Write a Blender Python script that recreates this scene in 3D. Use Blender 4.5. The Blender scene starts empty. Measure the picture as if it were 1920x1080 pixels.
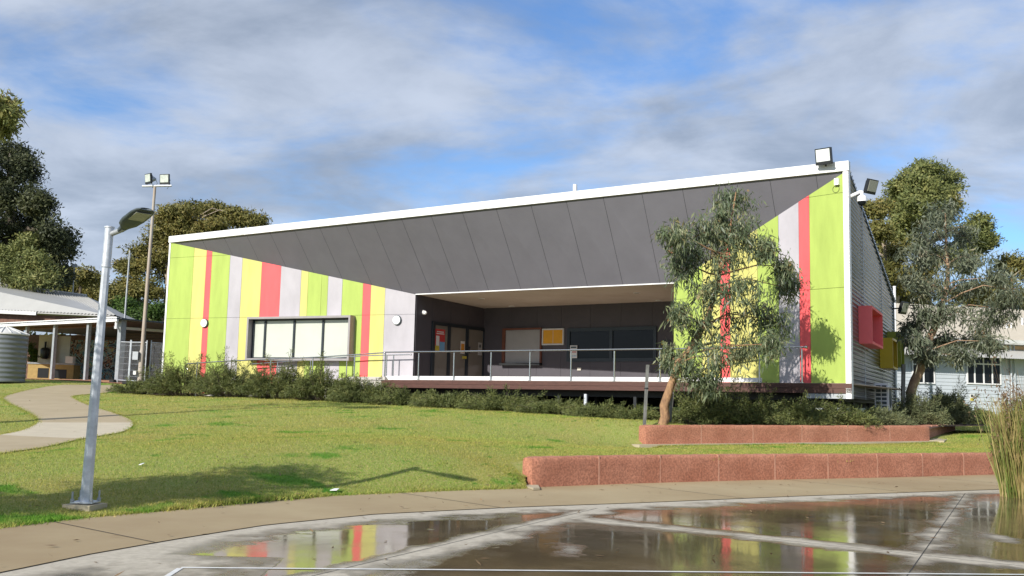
import bpy, math, random
import numpy as np
from mathutils import Vector
PI = math.pi
scene = bpy.context.scene
COL = scene.collection
rs = np.random.RandomState(7)

# ------------------------------------------------------------------ camera
F = 1890.668; PITCH = math.radians(6.5706); ROLL = math.radians(1.3113); TH = math.radians(56.4316); EYE = 1.6
_f = np.array([0, math.cos(PITCH), math.sin(PITCH)]); _r = np.array([1., 0, 0]); _u = np.cross(_r, _f)
CR = math.cos(ROLL)*_r + math.sin(ROLL)*_u
CU = -math.sin(ROLL)*_r + math.cos(ROLL)*_u
cam = bpy.data.cameras.new('camera'); cam_o = bpy.data.objects.new('camera', cam); COL.objects.link(cam_o)
cam.sensor_width = 36; cam.lens = F/1920*36; cam.clip_end = 5000; cam.clip_start = 0.1
from mathutils import Matrix
M4 = Matrix(((CR[0], CU[0], -_f[0], 0), (CR[1], CU[1], -_f[1], 0), (CR[2], CU[2], -_f[2], EYE), (0, 0, 0, 1)))
cam_o.matrix_world = M4
scene.camera = cam_o

# ------------------------------------------------------------------ sun and sky
SUN_EL = math.radians(28.5)
TRAV = Vector((0.60, 0.80))                      # horizontal travel of the light
sun = bpy.data.lights.new('sun', 'SUN'); sun.energy = 4.3; sun.angle = math.radians(0.55); sun.color = (1.0, 0.95, 0.87)
sun_o = bpy.data.objects.new('sun', sun); COL.objects.link(sun_o)
ldir = Vector((TRAV.x*math.cos(SUN_EL), TRAV.y*math.cos(SUN_EL), -math.sin(SUN_EL)))
sun_o.rotation_euler = ldir.to_track_quat('-Z', 'Y').to_euler(); sun_o.location = (-40, -60, 60)
w = bpy.data.worlds.new('World'); scene.world = w; w.use_nodes = True
nt = w.node_tree; nt.nodes.clear()
def wn(t, **k):
    n = nt.nodes.new(t)
    for a, b in k.items(): setattr(n, a, b)
    return n
sky = wn('ShaderNodeTexSky', sky_type='NISHITA', sun_disc=False)
sky.sun_elevation = SUN_EL; sky.sun_rotation = math.atan2(-TRAV.x, -TRAV.y)
sky.air_density = 1.0; sky.dust_density = 0.6; sky.ozone_density = 1.6
tc = wn('ShaderNodeTexCoord'); sep = wn('ShaderNodeSeparateXYZ')
nt.links.new(tc.outputs['Generated'], sep.inputs[0])
def wm(op, a, b=None, c=None, clamp=False):
    n = wn('ShaderNodeMath', operation=op, use_clamp=clamp)
    for i, v in enumerate((a, b, c)):
        if v is None: continue
        if isinstance(v, (int, float)): n.inputs[i].default_value = v
        else: nt.links.new(v, n.inputs[i])
    return n.outputs[0]
zc = wm('ADD', wm('MAXIMUM', sep.outputs[2], 0.0), 0.22)
comb = wn('ShaderNodeCombineXYZ')
nt.links.new(wm('DIVIDE', sep.outputs[0], zc), comb.inputs[0]); nt.links.new(wm('DIVIDE', sep.outputs[1], zc), comb.inputs[1])
CLOUD_OFF = (3.1, 0.4, 0.0)
mp = wn('ShaderNodeMapping'); mp.inputs['Location'].default_value = CLOUD_OFF; mp.inputs['Scale'].default_value = (0.8, 0.95, 1)
mp.inputs['Rotation'].default_value = (0, 0, math.radians(25))
nt.links.new(comb.outputs[0], mp.inputs[0])
def wnoise(scale, detail, rough, dist, off=(0, 0, 0)):
    n = wn('ShaderNodeTexNoise'); n.inputs['Scale'].default_value = scale; n.inputs['Detail'].default_value = detail
    n.inputs['Roughness'].default_value = rough; n.inputs['Distortion'].default_value = dist
    m = wn('ShaderNodeMapping'); m.inputs['Location'].default_value = off
    nt.links.new(mp.outputs[0], m.inputs[0]); nt.links.new(m.outputs[0], n.inputs['Vector'])
    return n.outputs['Fac']
def wramp(v, a, b):
    n = wn('ShaderNodeMapRange', interpolation_type='SMOOTHSTEP'); n.inputs['From Min'].default_value = a; n.inputs['From Max'].default_value = b
    nt.links.new(v, n.inputs['Value']); return n.outputs['Result']
cover = wramp(wnoise(1.9, 9, 0.58, 0.3, (0.35, 0.2, 0)), 0.29, 0.55)
tone = wramp(wnoise(2.4, 9, 0.58, 0.35, (5.2, 1.7, 2.0)), 0.34, 0.66)
fine = wnoise(6, 7, 0.55, 0.5, (1.2, 8.0, 0.5))
tone = wm('ADD', wm('MULTIPLY', tone, 0.75), wm('MULTIPLY', wramp(fine, 0.3, 0.7), 0.25), clamp=True)
low = wramp(sep.outputs[2], 0.30, 0.02)
tone = wm('ADD', tone, wm('MULTIPLY', low, 0.15), clamp=True)
cc = wn('ShaderNodeMix', data_type='RGBA'); nt.links.new(tone, cc.inputs[0])
cc.inputs[6].default_value = (2.3, 2.75, 3.5, 1); cc.inputs[7].default_value = (4.7, 5.2, 6.1, 1)
skm = wn('ShaderNodeMix', data_type='RGBA', blend_type='MULTIPLY'); skm.inputs[0].default_value = 1.0
nt.links.new(sky.outputs[0], skm.inputs[6]); skm.inputs[7].default_value = (0.70, 0.98, 1.32, 1)
mx = wn('ShaderNodeMix', data_type='RGBA'); nt.links.new(wm('MULTIPLY', cover, 0.90), mx.inputs[0])
nt.links.new(skm.outputs[2], mx.inputs[6]); nt.links.new(cc.outputs[2], mx.inputs[7])
bg = wn('ShaderNodeBackground'); bg.inputs['Strength'].default_value = 0.1
nt.links.new(mx.outputs[2], bg.inputs[0]); wo = wn('ShaderNodeOutputWorld'); nt.links.new(bg.outputs[0], wo.inputs[0])
scene.view_settings.view_transform = 'Standard'; scene.view_settings.look = 'None'
scene.view_settings.exposure = 0.42; scene.view_settings.gamma = 1.0
scene.render.resolution_x = 1024; scene.render.resolution_y = 576
scene.cycles.max_bounces = 8; scene.cycles.transparent_max_bounces = 16

# ------------------------------------------------------------------ geometry helpers
def at(x, y, Y):
    r = (x-960)/F*CR - (y-540)/F*CU + _f
    return r*(Y/r[1]) + np.array([0, 0, EYE])
def atz(x, y, z):
    r = (x-960)/F*CR - (y-540)/F*CU + _f
    return r*((z-EYE)/r[2]) + np.array([0, 0, EYE])
P0 = np.array([9.24686, 27.51134, 0.77226+EYE]); DD = np.array([-math.sin(TH), math.cos(TH), 0]); NN = np.array([math.cos(TH), math.sin(TH), 0])
ZZ = np.array([0, 0, 1.])
def B(s, n, z): return P0 + DD*s + NN*n + ZZ*z          # along the front to the left, into the building, above the deck
def V(*a): return np.array(a, float)
def unit(v): v = np.asarray(v, float); return v/np.linalg.norm(v)

class MB:
    def __init__(s): s.v = []; s.f = []; s.m = []; s.sm = []
    def add(s, vs, fs, mi=0, smooth=False):
        o = len(s.v); s.v += [tuple(map(float, p)) for p in vs]
        for f in fs: s.f.append(tuple(o+i for i in f)); s.m.append(mi); s.sm.append(smooth)
        return s
    def quad(s, a, b, c, d, mi=0): return s.add([a, b, c, d], [(0, 1, 2, 3)], mi)
    def hexa(s, p, mi=0):      # p: 4 bottom then 4 top
        return s.add(p, [(3, 2, 1, 0), (4, 5, 6, 7), (0, 1, 5, 4), (1, 2, 6, 5), (2, 3, 7, 6), (3, 0, 4, 7)], mi)
    def box(s, o, ax, ay, az, mi=0):   # corner + three edge vectors
        o, ax, ay, az = map(np.asarray, (o, ax, ay, az))
        if np.dot(np.cross(ax, ay), az) < 0: ax, ay = ay, ax
        return s.hexa([o, o+ax, o+ax+ay, o+ay, o+az, o+ax+az, o+ax+ay+az, o+ay+az], mi)
    def cbox(s, c, ax, ay, az, sx, sy, sz, mi=0):
        ax, ay, az = unit(ax)*sx, unit(ay)*sy, unit(az)*sz
        return s.box(np.asarray(c)-(ax+ay+az)/2, ax, ay, az, mi)
    def prism(s, poly, t, mi=0):       # planar polygon extruded by vector t
        n = len(poly); poly = [np.asarray(p, float) for p in poly]; t = np.asarray(t, float)
        vs = poly+[p+t for p in poly]
        nrm = sum((np.cross(poly[i]-poly[0], poly[(i+1) % n]-poly[0]) for i in range(n)), np.zeros(3))
        fs = [tuple(range(n))[::-1], tuple(range(n, 2*n))]+[(i, (i+1) % n, n+(i+1) % n, n+i) for i in range(n)]
        if np.dot(nrm, t) < 0: fs = [f[::-1] for f in fs]
        return s.add(vs, fs, mi)
    def tube(s, pts, rad, n=8, mi=0, cap=True, smooth=True, jit=0):
        pts = [np.asarray(p, float) for p in pts]; k = len(pts)
        if not hasattr(rad, '__len__'): rad = [rad]*k
        vs = []; ref = None
        for i, p in enumerate(pts):
            t = unit(pts[min(i+1, k-1)]-pts[max(i-1, 0)])
            if ref is None: ref = np.cross(t, V(0, 0, 1)) if abs(t[2]) < .9 else np.cross(t, V(0, 1, 0))
            a = unit(ref-t*np.dot(ref, t)); b = np.cross(t, a); ref = a
            for j in range(n):
                r = rad[i]*(1+(jit*(rs.rand()-.5) if jit else 0))
                vs.append(p+r*(a*math.cos(2*PI*j/n)+b*math.sin(2*PI*j/n)))
        fs = [(i*n+j, i*n+(j+1) % n, (i+1)*n+(j+1) % n, (i+1)*n+j) for i in range(k-1) for j in range(n)]
        s.add(vs, fs, mi, smooth)
        if cap:
            s.add(vs[:n], [tuple(range(n))[::-1]], mi); s.add(vs[-n:], [tuple(range(n))], mi)
        return s
    def disc(s, c, nrm, r, t, n=24, mi=0):
        c = np.asarray(c); nrm = unit(nrm); return s.tube([c, c+nrm*t], r, n, mi, smooth=False)
    def sphere(s, c, r, mi=0, nu=14, nv=8, sq=(1, 1, 1), v0=0, v1=PI):
        vs = []; fs = []
        for i in range(nv+1):
            th = v0+(v1-v0)*i/nv
            for j in range(nu):
                ph = 2*PI*j/nu
                vs.append((c[0]+r*sq[0]*math.sin(th)*math.cos(ph), c[1]+r*sq[1]*math.sin(th)*math.sin(ph), c[2]+r*sq[2]*math.cos(th)))
        for i in range(nv):
            for j in range(nu): fs.append((i*nu+j, (i+1)*nu+j, (i+1)*nu+(j+1) % nu, i*nu+(j+1) % nu))
        return s.add(vs, fs, mi, True)
    def build(s, name, mats, parent=None, origin=None):
        if origin is None: origin = worldloc(parent) if parent else (0, 0, 0)
        me = bpy.data.meshes.new(name)
        o = np.asarray(origin, float)
        me.from_pydata([tuple(np.asarray(p)-o) for p in s.v], [], s.f)
        if not isinstance(mats, (list, tuple)): mats = [mats]
        for m in mats: me.materials.append(m)
        me.polygons.foreach_set('material_index', s.m); me.polygons.foreach_set('use_smooth', s.sm)
        me.update()
        ob = bpy.data.objects.new(name, me); COL.objects.link(ob)
        if parent: ob.parent = parent
        else: ob.location = origin
        return ob
def worldloc(o):
    p = np.zeros(3)
    while o is not None: p = p+np.array(o.location); o = o.parent
    return p
def np_mesh(name, Vv, Ff, mat, parent=None, origin=None, attr=None):
    k = Ff.shape[1]; me = bpy.data.meshes.new(name)
    if origin is None: origin = worldloc(parent) if parent else np.zeros(3)
    Vv = np.asarray(Vv, np.float64)-np.asarray(origin)
    me.vertices.add(len(Vv)); me.vertices.foreach_set('co', Vv.astype(np.float32).ravel())
    me.loops.add(Ff.size); me.loops.foreach_set('vertex_index', Ff.astype(np.int32).ravel())
    me.polygons.add(len(Ff)); me.polygons.foreach_set('loop_start', np.arange(0, Ff.size, k, dtype=np.int32))
    me.polygons.foreach_set('loop_total', np.full(len(Ff), k, np.int32))
    if attr is not None:
        for an, av in attr.items():
            a = me.attributes.new(an, 'FLOAT', 'POINT'); a.data.foreach_set('value', np.asarray(av, np.float32))
    me.update(calc_edges=True); me.materials.append(mat)
    ob = bpy.data.objects.new(name, me); COL.objects.link(ob)
    if parent: ob.parent = parent
    else: ob.location = tuple(origin)
    return ob
def tag(o, label=None, cat=None, group=None, kind=None):
    if label: o['label'] = label
    if cat: o['category'] = cat
    if group: o['group'] = group
    if kind: o['kind'] = kind
    return o
def thing(name, loc, label, cat, group=None):
    o = bpy.data.objects.new(name, None); COL.objects.link(o); o.location = tuple(map(float, loc)); o.empty_display_size = .2
    return tag(o, label, cat, group)
def copy_tree(o, parent=None):
    c = o.copy(); COL.objects.link(c); c.parent = parent
    for ch in list(o.children): copy_tree(ch, c)
    return c

# ------------------------------------------------------------------ materials
def mat(name, col, rough=.6, metal=0, var=.12, scale=4, bump=0, bscale=60, spec=.5, col2=None, stretch=(1, 1, 1), coat=0):
    m = bpy.data.materials.new(name); m.use_nodes = True; t = m.node_tree; b = t.nodes['Principled BSDF']
    b.inputs['Roughness'].default_value = rough; b.inputs['Metallic'].default_value = metal; b.inputs['Specular IOR Level'].default_value = spec
    if coat: b.inputs['Coat Weight'].default_value = coat
    c = t.nodes.new('ShaderNodeTexCoord'); mpn = t.nodes.new('ShaderNodeMapping'); mpn.inputs['Scale'].default_value = stretch
    t.links.new(c.outputs['Object'], mpn.inputs[0])
    if var > 0 or col2:
        n = t.nodes.new('ShaderNodeTexNoise'); n.inputs['Scale'].default_value = scale; n.inputs['Detail'].default_value = 6; n.inputs['Roughness'].default_value = .62
        t.links.new(mpn.outputs[0], n.inputs['Vector'])
        r = t.nodes.new('ShaderNodeMapRange'); r.inputs['From Min'].default_value = .3; r.inputs['From Max'].default_value = .7
        t.links.new(n.outputs['Fac'], r.inputs['Value'])
        x = t.nodes.new('ShaderNodeMix'); x.data_type = 'RGBA'; t.links.new(r.outputs[0], x.inputs[0])
        if col2: x.inputs[6].default_value = (*col, 1); x.inputs[7].default_value = (*col2, 1)
        else:
            x.inputs[6].default_value = (*[v*(1-var) for v in col], 1); x.inputs[7].default_value = (*[min(1, v*(1+var)) for v in col], 1)
        t.links.new(x.outputs[2], b.inputs['Base Color'])
    else: b.inputs['Base Color'].default_value = (*col, 1)
    if bump:
        n2 = t.nodes.new('ShaderNodeTexNoise'); n2.inputs['Scale'].default_value = bscale; n2.inputs['Detail'].default_value = 4
        t.links.new(mpn.outputs[0], n2.inputs['Vector'])
        bp = t.nodes.new('ShaderNodeBump'); bp.inputs['Strength'].default_value = bump; bp.inputs['Distance'].default_value = .02
        t.links.new(n2.outputs['Fac'], bp.inputs['Height']); t.links.new(bp.outputs[0], b.inputs['Normal'])
    return m
def leafmat(name, cols, trans=.25, rough=.5, clump=1.2):
    m = bpy.data.materials.new(name); m.use_nodes = True; t = m.node_tree; b = t.nodes['Principled BSDF']; out = t.nodes['Material Output']
    g = t.nodes.new('ShaderNodeNewGeometry'); rp = t.nodes.new('ShaderNodeValToRGB'); rp.color_ramp.interpolation = 'LINEAR'
    tcn = t.nodes.new('ShaderNodeTexCoord'); n = t.nodes.new('ShaderNodeTexNoise'); n.inputs['Scale'].default_value = clump; n.inputs['Detail'].default_value = 3
    t.links.new(tcn.outputs['Object'], n.inputs['Vector'])
    a = t.nodes.new('ShaderNodeMath'); a.operation = 'MULTIPLY_ADD'; a.inputs[1].default_value = .55
    s2 = t.nodes.new('ShaderNodeMapRange'); s2.inputs['From Min'].default_value = .3; s2.inputs['From Max'].default_value = .7; s2.inputs['To Max'].default_value = .45
    t.links.new(n.outputs['Fac'], s2.inputs['Value'])
    t.links.new(g.outputs['Random Per Island'], a.inputs[0]); t.links.new(s2.outputs[0], a.inputs[2]); t.links.new(a.outputs[0], rp.inputs[0])
    els = rp.color_ramp.elements
    while len(els) < len(cols): els.new(.5)
    for i, (p, c) in enumerate(cols): els[i].position = p; els[i].color = (*c, 1)
    t.links.new(rp.outputs[0], b.inputs['Base Color']); b.inputs['Roughness'].default_value = rough; b.inputs['Specular IOR Level'].default_value = .35
    tr = t.nodes.new('ShaderNodeBsdfTranslucent'); t.links.new(rp.outputs[0], tr.inputs[0])
    ms = t.nodes.new('ShaderNodeMixShader'); ms.inputs[0].default_value = trans
    t.links.new(b.outputs[0], ms.inputs[1]); t.links.new(tr.outputs[0], ms.inputs[2]); t.links.new(ms.outputs[0], out.inputs[0])
    return m
MT = {}
MT['green'] = mat('panel_green', (.365, .47, .105), .55, var=.11, scale=1.6, stretch=(1.6, 1.6, .35), bump=.04, bscale=8, spec=.3)
MT['yellow'] = mat('panel_yellow', (.57, .535, .17), .55, var=.11, scale=1.6, stretch=(1.6, 1.6, .35), bump=.04, bscale=8, spec=.3)
MT['red'] = mat('panel_coral', (.80, .115, .12), .55, var=.11, scale=1.6, stretch=(1.6, 1.6, .35), bump=.04, bscale=8, spec=.3)
MT['silver'] = mat('panel_pale_grey', (.43, .41, .44), .5, var=.12, scale=.9, stretch=(1, 1, .6), spec=.35)
MT['soffit'] = mat('panel_charcoal_soffit', (.150, .146, .168), .65, var=.06, scale=1.2, spec=.3)
MT['dark'] = mat('panel_charcoal_shade_darkened', (.082, .076, .088), .6, var=.08, scale=1.5, spec=.3)  # soffit's charcoal, colour lowered to paint in the veranda's deep shade
MT['grout'] = mat('dark_joint_line', (.03, .03, .03), .9, var=0)  # plain near-black for panel joint backing and control joints
MT['white'] = mat('white_paint', (.80, .80, .80), .4, var=.04, scale=2)
MT['offwhite'] = mat('off_white_paint', (.62, .62, .60), .5, var=.08, scale=3)
MT['steel'] = mat('stainless_steel', (.62, .62, .62), .22, 1, var=.08, scale=20)
MT['galv'] = mat('galvanised_steel', (.56, .59, .63), .45, .35, var=.22, scale=9, bump=.05, bscale=40)
MT['galv2'] = mat('dull_galvanised', (.38, .40, .42), .5, .4, var=.15, scale=6)
MT['corr'] = mat('zincalume_sheet', (.20, .21, .22), .30, .7, var=.12, scale=2.0)
MT['roof'] = mat('painted_roof_sheet', (.40, .395, .375), .5, .1, var=.06, scale=1.0)
MT['wood'] = mat('stained_deck_board', (.085, .034, .024), .6, var=.25, scale=5, stretch=(1, 1, 6), bump=.05)
MT['deck'] = mat('deck_floor_board', (.36, .28, .22), .6, var=.2, scale=4)
MT['ceil'] = mat('veranda_ceiling_ply', (.66, .60, .53), .7, col2=(.54, .47, .39), scale=.7)
MT['blind'] = mat('cream_blind_behind_glass', (.54, .56, .49), .25, var=.04, scale=1.2, coat=.6)
MT['blindd'] = mat('tan_blind_behind_glass', (.20, .18, .15), .2, var=.05, scale=1.2, coat=.5)
MT['frame'] = mat('dark_blue_grey_aluminium', (.026, .034, .042), .4, .2, var=.05)
MT['glass'] = mat('dark_window_glass', (.010, .013, .015), .06, 0, var=0, spec=.22)
MT['shutter'] = mat('roller_shutter_slats', (.46, .45, .44), .45, .1, var=.05)
MT['timberred'] = mat('red_brown_timber_trim', (.16, .055, .03), .5, var=.2)
MT['pin'] = mat('yellow_pinboard', (.75, .36, .02), .6, var=.06, scale=6)
MT['black'] = mat('black_metal', (.018, .02, .022), .4, var=.1)
MT['charcoal'] = mat('charcoal_casting', (.075, .095, .105), .45, .2, var=.08)
MT['lens'] = mat('lamp_lens_glass', (.72, .76, .74), .12, var=.05)
MT['lensd'] = mat('led_lens', (.34, .35, .30), .25, var=.2, scale=30)
MT['lampwhite'] = mat('opal_diffuser', (.86, .86, .85), .35, var=0)
MT['redwall'] = mat('red_oxide_block', (.37, .142, .082), .9, col2=(.52, .235, .15), scale=1.4, bump=.5, bscale=45)
def blockify(m):
    t = m.node_tree; b = t.nodes['Principled BSDF']; src = b.inputs['Base Color'].links[0].from_socket
    c = t.nodes.new('ShaderNodeTexCoord'); n = t.nodes.new('ShaderNodeTexNoise'); n.inputs['Scale'].default_value = 30; n.inputs['Detail'].default_value = 5
    t.links.new(c.outputs['Object'], n.inputs['Vector']); r = t.nodes.new('ShaderNodeMapRange'); r.inputs['From Min'].default_value = .35; r.inputs['From Max'].default_value = .62
    r.inputs['To Min'].default_value = .66; r.inputs['To Max'].default_value = 1.06; t.links.new(n.outputs['Fac'], r.inputs['Value'])
    x = t.nodes.new('ShaderNodeMix'); x.data_type = 'RGBA'; x.blend_type = 'MULTIPLY'; x.inputs[0].default_value = 1
    t.links.new(src, x.inputs[6]); t.links.new(r.outputs[0], x.inputs[7]); t.links.new(x.outputs[2], b.inputs['Base Color'])
blockify(MT['redwall'])
MT['mortar'] = mat('red_mortar_joint', (.48, .25, .17), .9, var=.15, scale=8, bump=.3)
MT['conc'] = mat('tan_concrete', (.42, .34, .20), .78, col2=(.28, .20, .105), scale=.30, bump=.08, bscale=50)
MT['conc_pale'] = mat('pale_concrete', (.42, .36, .25), .8, var=.14, scale=1.5, bump=.1)
MT['pathc'] = mat('sandy_path_concrete', (.42, .345, .225), .85, col2=(.35, .28, .175), scale=.8, bump=.08)
MT['pathp'] = mat('pale_path_slab', (.50, .44, .33), .85, var=.08, scale=2, bump=.06)
MT['brickpave'] = mat('orange_brick_paving', (.44, .22, .12), .85, var=.15, scale=2)
MT['brick'] = mat('brown_brick', (.16, .085, .06), .85, var=.3, scale=5)
MT['ybrick'] = mat('cream_yellow_brick', (.46, .33, .13), .85, var=.15, scale=6)
MT['bark'] = mat('rough_orange_brown_bark', (.40, .235, .12), .9, col2=(.17, .095, .055), scale=13, bump=.9, bscale=26, stretch=(1, 1, .45))
MT['bark2'] = mat('peeling_tan_bark', (.42, .29, .18), .9, col2=(.24, .14, .09), scale=7, bump=.6, bscale=20)
MT['barkp'] = mat('pale_bark', (.40, .34, .26), .85, col2=(.22, .16, .11), scale=6, bump=.3)
MT['barkd'] = mat('dark_bark', (.10, .08, .06), .9, var=.3, scale=8)
MT['twig'] = mat('reddish_twig', (.22, .075, .05), .7, var=.2)
MT['stake'] = mat('weathered_grey_timber', (.20, .20, .19), .9, col2=(.07, .07, .065), scale=14, bump=.4, stretch=(1, 1, .25))
MT['pole'] = mat('weathered_timber_pole', (.42, .39, .35), .8, col2=(.36, .27, .20), scale=1.6, stretch=(1, 1, .6))
MT['soil'] = mat('dark_mulch', (.085, .06, .04), .95, var=.4, scale=7, bump=.6)
MT['tank'] = mat('grey_tank_sheet', (.17, .185, .195), .5, .35, var=.08)
MT['wall2'] = mat('pale_blue_grey_weatherboard', (.50, .545, .585), .6, var=.05, scale=1)
MT['cream'] = mat('cream_panel', (.58, .54, .46), .7, var=.06)
MT['rubber'] = mat('black_rubber', (.02, .02, .02), .8, var=.2)
MT['paper'] = mat('white_paper', (.70, .70, .68), .7, var=.05)
MT['pblue'] = mat('poster_blue', (.16, .36, .58), .6, var=0); MT['pred'] = mat('poster_red', (.52, .045, .045), .6, var=0)
MT['pyel'] = mat('poster_yellow', (.55, .45, .06), .6, var=0); MT['porange'] = mat('poster_orange', (.62, .26, .03), .6, var=0)
MT['litter'] = mat('white_scrap', (.8, .8, .8), .7, var=.05)

# ------------------------------------------------------------------ terrain
ZP = 0.3520      # level of the court below the lawn
ctrl = [(-5.382, 7.488, ZP+0.020), (-4.610, 9.376, ZP+0.020), (-3.565, 11.076, ZP+0.020), (-2.270, 13.182, ZP+0.020), (-0.757, 14.391, ZP+0.020), (0.265, 15.054, ZP+0.040)]
wallF = [(0.382, 15.257), (1.404, 16.037), (2.426, 16.754), (3.424, 17.386), (5.476, 18.494), (7.691, 19.711), (9.594, 20.904), (12.090, 22.386), (16.2, 24.7), (24.0, 28.8)]
def offs(pl, d):
    out = []
    for i, p in enumerate(pl):
        a = np.array(pl[max(i-1, 0)]); b = np.array(pl[min(i+1, len(pl)-1)]); t = (b-a)/np.linalg.norm(b-a)
        out.append(tuple(np.array(p)+d*np.array([-t[1], t[0]])))
    return out
wallB = offs(wallF, .30)
ctrl += [(x, y, ZP+.41) for x, y in wallB[1:]]
for px in [(155, 952, 10.84), (525, 909, 13.05), (780, 868, 15.13), (240, 738, 42), (450, 745, 38.5), (710, 757, 34.5), (900, 768, 31.5), (1195, 790, 26.6),
           (1212, 836, 24.2), (1745, 829, 28.6), (1800, 822, 30), (1830, 800, 40), (1240, 793.5, 25.4), (1150, 793, 25.4), (248, 800, 24), (0, 850, 16.8), (80, 716, 44), (-150, 716, 44), (-200, 850, 16.6),
           (-100, 960, 9.9), (1480, 832, 26.2), (300, 714, 52), (100, 714, 56), (-300, 714, 60), (1950, 790, 42), (1120, 845, 18.2), (1300, 845, 21), (1450, 840, 22.5), (1620, 836, 23.7), (1228, 842, 20.6), (972, 895, 15.3), (982, 870, 16.1)]:
    ctrl.append(tuple(at(*px)))
ctrl = np.array(ctrl)
def _U(r2): return np.where(r2 > 1e-12, r2*np.log(np.maximum(r2, 1e-12)), 0)
_d2 = ((ctrl[:, None, :2]-ctrl[None, :, :2])**2).sum(-1); nC = len(ctrl)
A_ = np.zeros((nC+3, nC+3)); A_[:nC, :nC] = _U(_d2)+np.eye(nC)*.02
A_[:nC, nC] = 1; A_[:nC, nC+1:] = ctrl[:, :2]; A_[nC:, :nC] = A_[:nC, nC:].T
_w = np.linalg.solve(A_, np.r_[ctrl[:, 2], 0, 0, 0])
def tz(xy):
    xy = np.atleast_2d(np.asarray(xy, float)); d2 = ((xy[:, None, :]-ctrl[None, :, :2])**2).sum(-1)
    z = _U(d2)@_w[:nC]+_w[nC]+xy@_w[nC+1:]
    k = np.clip((xy[:, 1]-48)/16, 0, 1); return np.clip(z*(1-k)+2.1*k, ZP-.02, 2.4)
_uA, _uB = at(1212, 836, 24.2), at(1745, 829, 28.6); _tz0 = tz
def tz(xy):
    xy = np.atleast_2d(np.asarray(xy, float)); z = _tz0(xy); a = _uA[:2]; d = (_uB-_uA)[:2]; L = np.linalg.norm(d); d = d/L; nn_ = np.array([d[1], -d[0]])
    q = xy-a; al = q@d; fr_ = q@nn_; m = (al > -.15) & (al < L+.4) & (fr_ > -.3); cap = _uA[2]+(_uB[2]-_uA[2])*np.clip(al/L, 0, 1)-.01
    return np.where(m, np.minimum(z, cap), z)
def resample(pl, n):
    pl = np.array(pl, float); d = np.r_[0, np.cumsum(np.linalg.norm(np.diff(pl, axis=0), axis=1))]; t = np.linspace(0, d[-1], n)
    return np.stack([np.interp(t, d, pl[:, i]) for i in range(pl.shape[1])], 1)
def smooth_line(pl, n):
    q = resample(pl, n)
    for _ in range(max(2, n//10)): q[1:-1] = (q[:-2]+2*q[1:-1]+q[2:])/4
    return q
def sheet(name, fr, bk, rows, mat_, zf, pw=1.0):
    k = len(fr); t = np.linspace(0, 1, rows)**pw
    P = fr[None]*(1-t[:, None, None])+bk[None]*t[:, None, None]; P = P.reshape(-1, 2)
    z = zf(P); i = np.arange(rows-1)[:, None]*k+np.arange(k-1)[None]; i = i.ravel()
    Fc = np.stack([i, i+1, i+k+1, i+k], 1)
    ob = np_mesh(name, np.c_[P, z], Fc, mat_); ob.data.polygons.foreach_set('use_smooth', np.ones(len(Fc), bool)); return ob

plazaE = [(-4.836, 3.120), (-4.134, 5.460), (-3.510, 7.192), (-3.260, 8.112), (-2.870, 9.126), (-2.379, 10.202), (-1.474, 11.365), (0.062, 12.472), (1.724, 13.416), (4.313, 15.054), (7.862, 17.043), (10.140, 18.330), (13.260, 20.280), (17.2, 22.4), (25.0, 26.6)]
outerE = [(-6.708, 3.588), (-5.928, 6.396), (-4.610, 9.376), (-4.235, 10.226), (-3.565, 11.232), (-2.270, 13.182), (-0.757, 14.391), (0.265, 15.031)]
frontE = outerE+wallF[0:1]+wallF[1:]
lawnF = outerE+[(.285, 15.21), (.215, 15.42), (.41, 15.48)]+[((a[0]+b[0])/2, (a[1]+b[1])/2) for a, b in zip(wallF[1:], wallB[1:])]+[(30, 32)]

# lawn material
def lawn_mat():
    m = bpy.data.materials.new('lawn_turf'); m.use_nodes = True; t = m.node_tree; b = t.nodes['Principled BSDF']; b.inputs['Roughness'].default_value = .9; b.inputs['Specular IOR Level'].default_value = .1
    c = t.nodes.new('ShaderNodeTexCoord')
    def noise(s, d, off=0):
        n = t.nodes.new('ShaderNodeTexNoise'); n.inputs['Scale'].default_value = s; n.inputs['Detail'].default_value = d; n.inputs['Roughness'].default_value = .65
        mm = t.nodes.new('ShaderNodeMapping'); mm.inputs['Location'].default_value = (off, off*.7, 0); t.links.new(c.outputs['Object'], mm.inputs[0]); t.links.new(mm.outputs[0], n.inputs['Vector']); return n.outputs['Fac']
    def rng(v, a, bb):
        r = t.nodes.new('ShaderNodeMapRange'); r.interpolation_type = 'SMOOTHSTEP'; r.inputs['From Min'].default_value = a; r.inputs['From Max'].default_value = bb; t.links.new(v, r.inputs['Value']); return r.outputs[0]
    def mix(f, a, bb):
        x = t.nodes.new('ShaderNodeMix'); x.data_type = 'RGBA'; t.links.new(f, x.inputs[0])
        for i, v in ((6, a), (7, bb)):
            if isinstance(v, tuple): x.inputs[i].default_value = (*v, 1)
            else: t.links.new(v, x.inputs[i])
        return x.outputs[2]
    base = mix(rng(noise(.45, 5), .35, .65), (.285, .29, .066), (.22, .32, .056))
    base = mix(rng(noise(38, 3, 3), .35, .7), base, (.41, .36, .15))
    base = mix(rng(noise(.8, 4, 9), .56, .66), base, (.12, .25, .035))
    base = mix(rng(noise(2.2, 4, 17), .64, .70), base, (.08, .22, .03))
    t.links.new(base, b.inputs['Base Color'])
    bp = t.nodes.new('ShaderNodeBump'); bp.inputs['Strength'].default_value = .8; bp.inputs['Distance'].default_value = .03
    t.links.new(noise(55, 4, 1), bp.inputs['Height']); t.links.new(bp.outputs[0], b.inputs['Normal'])
    return m
LAWN = lawn_mat()
fr = resample(lawnF, 200); 
bk = resample([(-62, 20), (-70, 66), (-30, 75), (20, 75), (60, 70), (60, 36)], 200)
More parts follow.
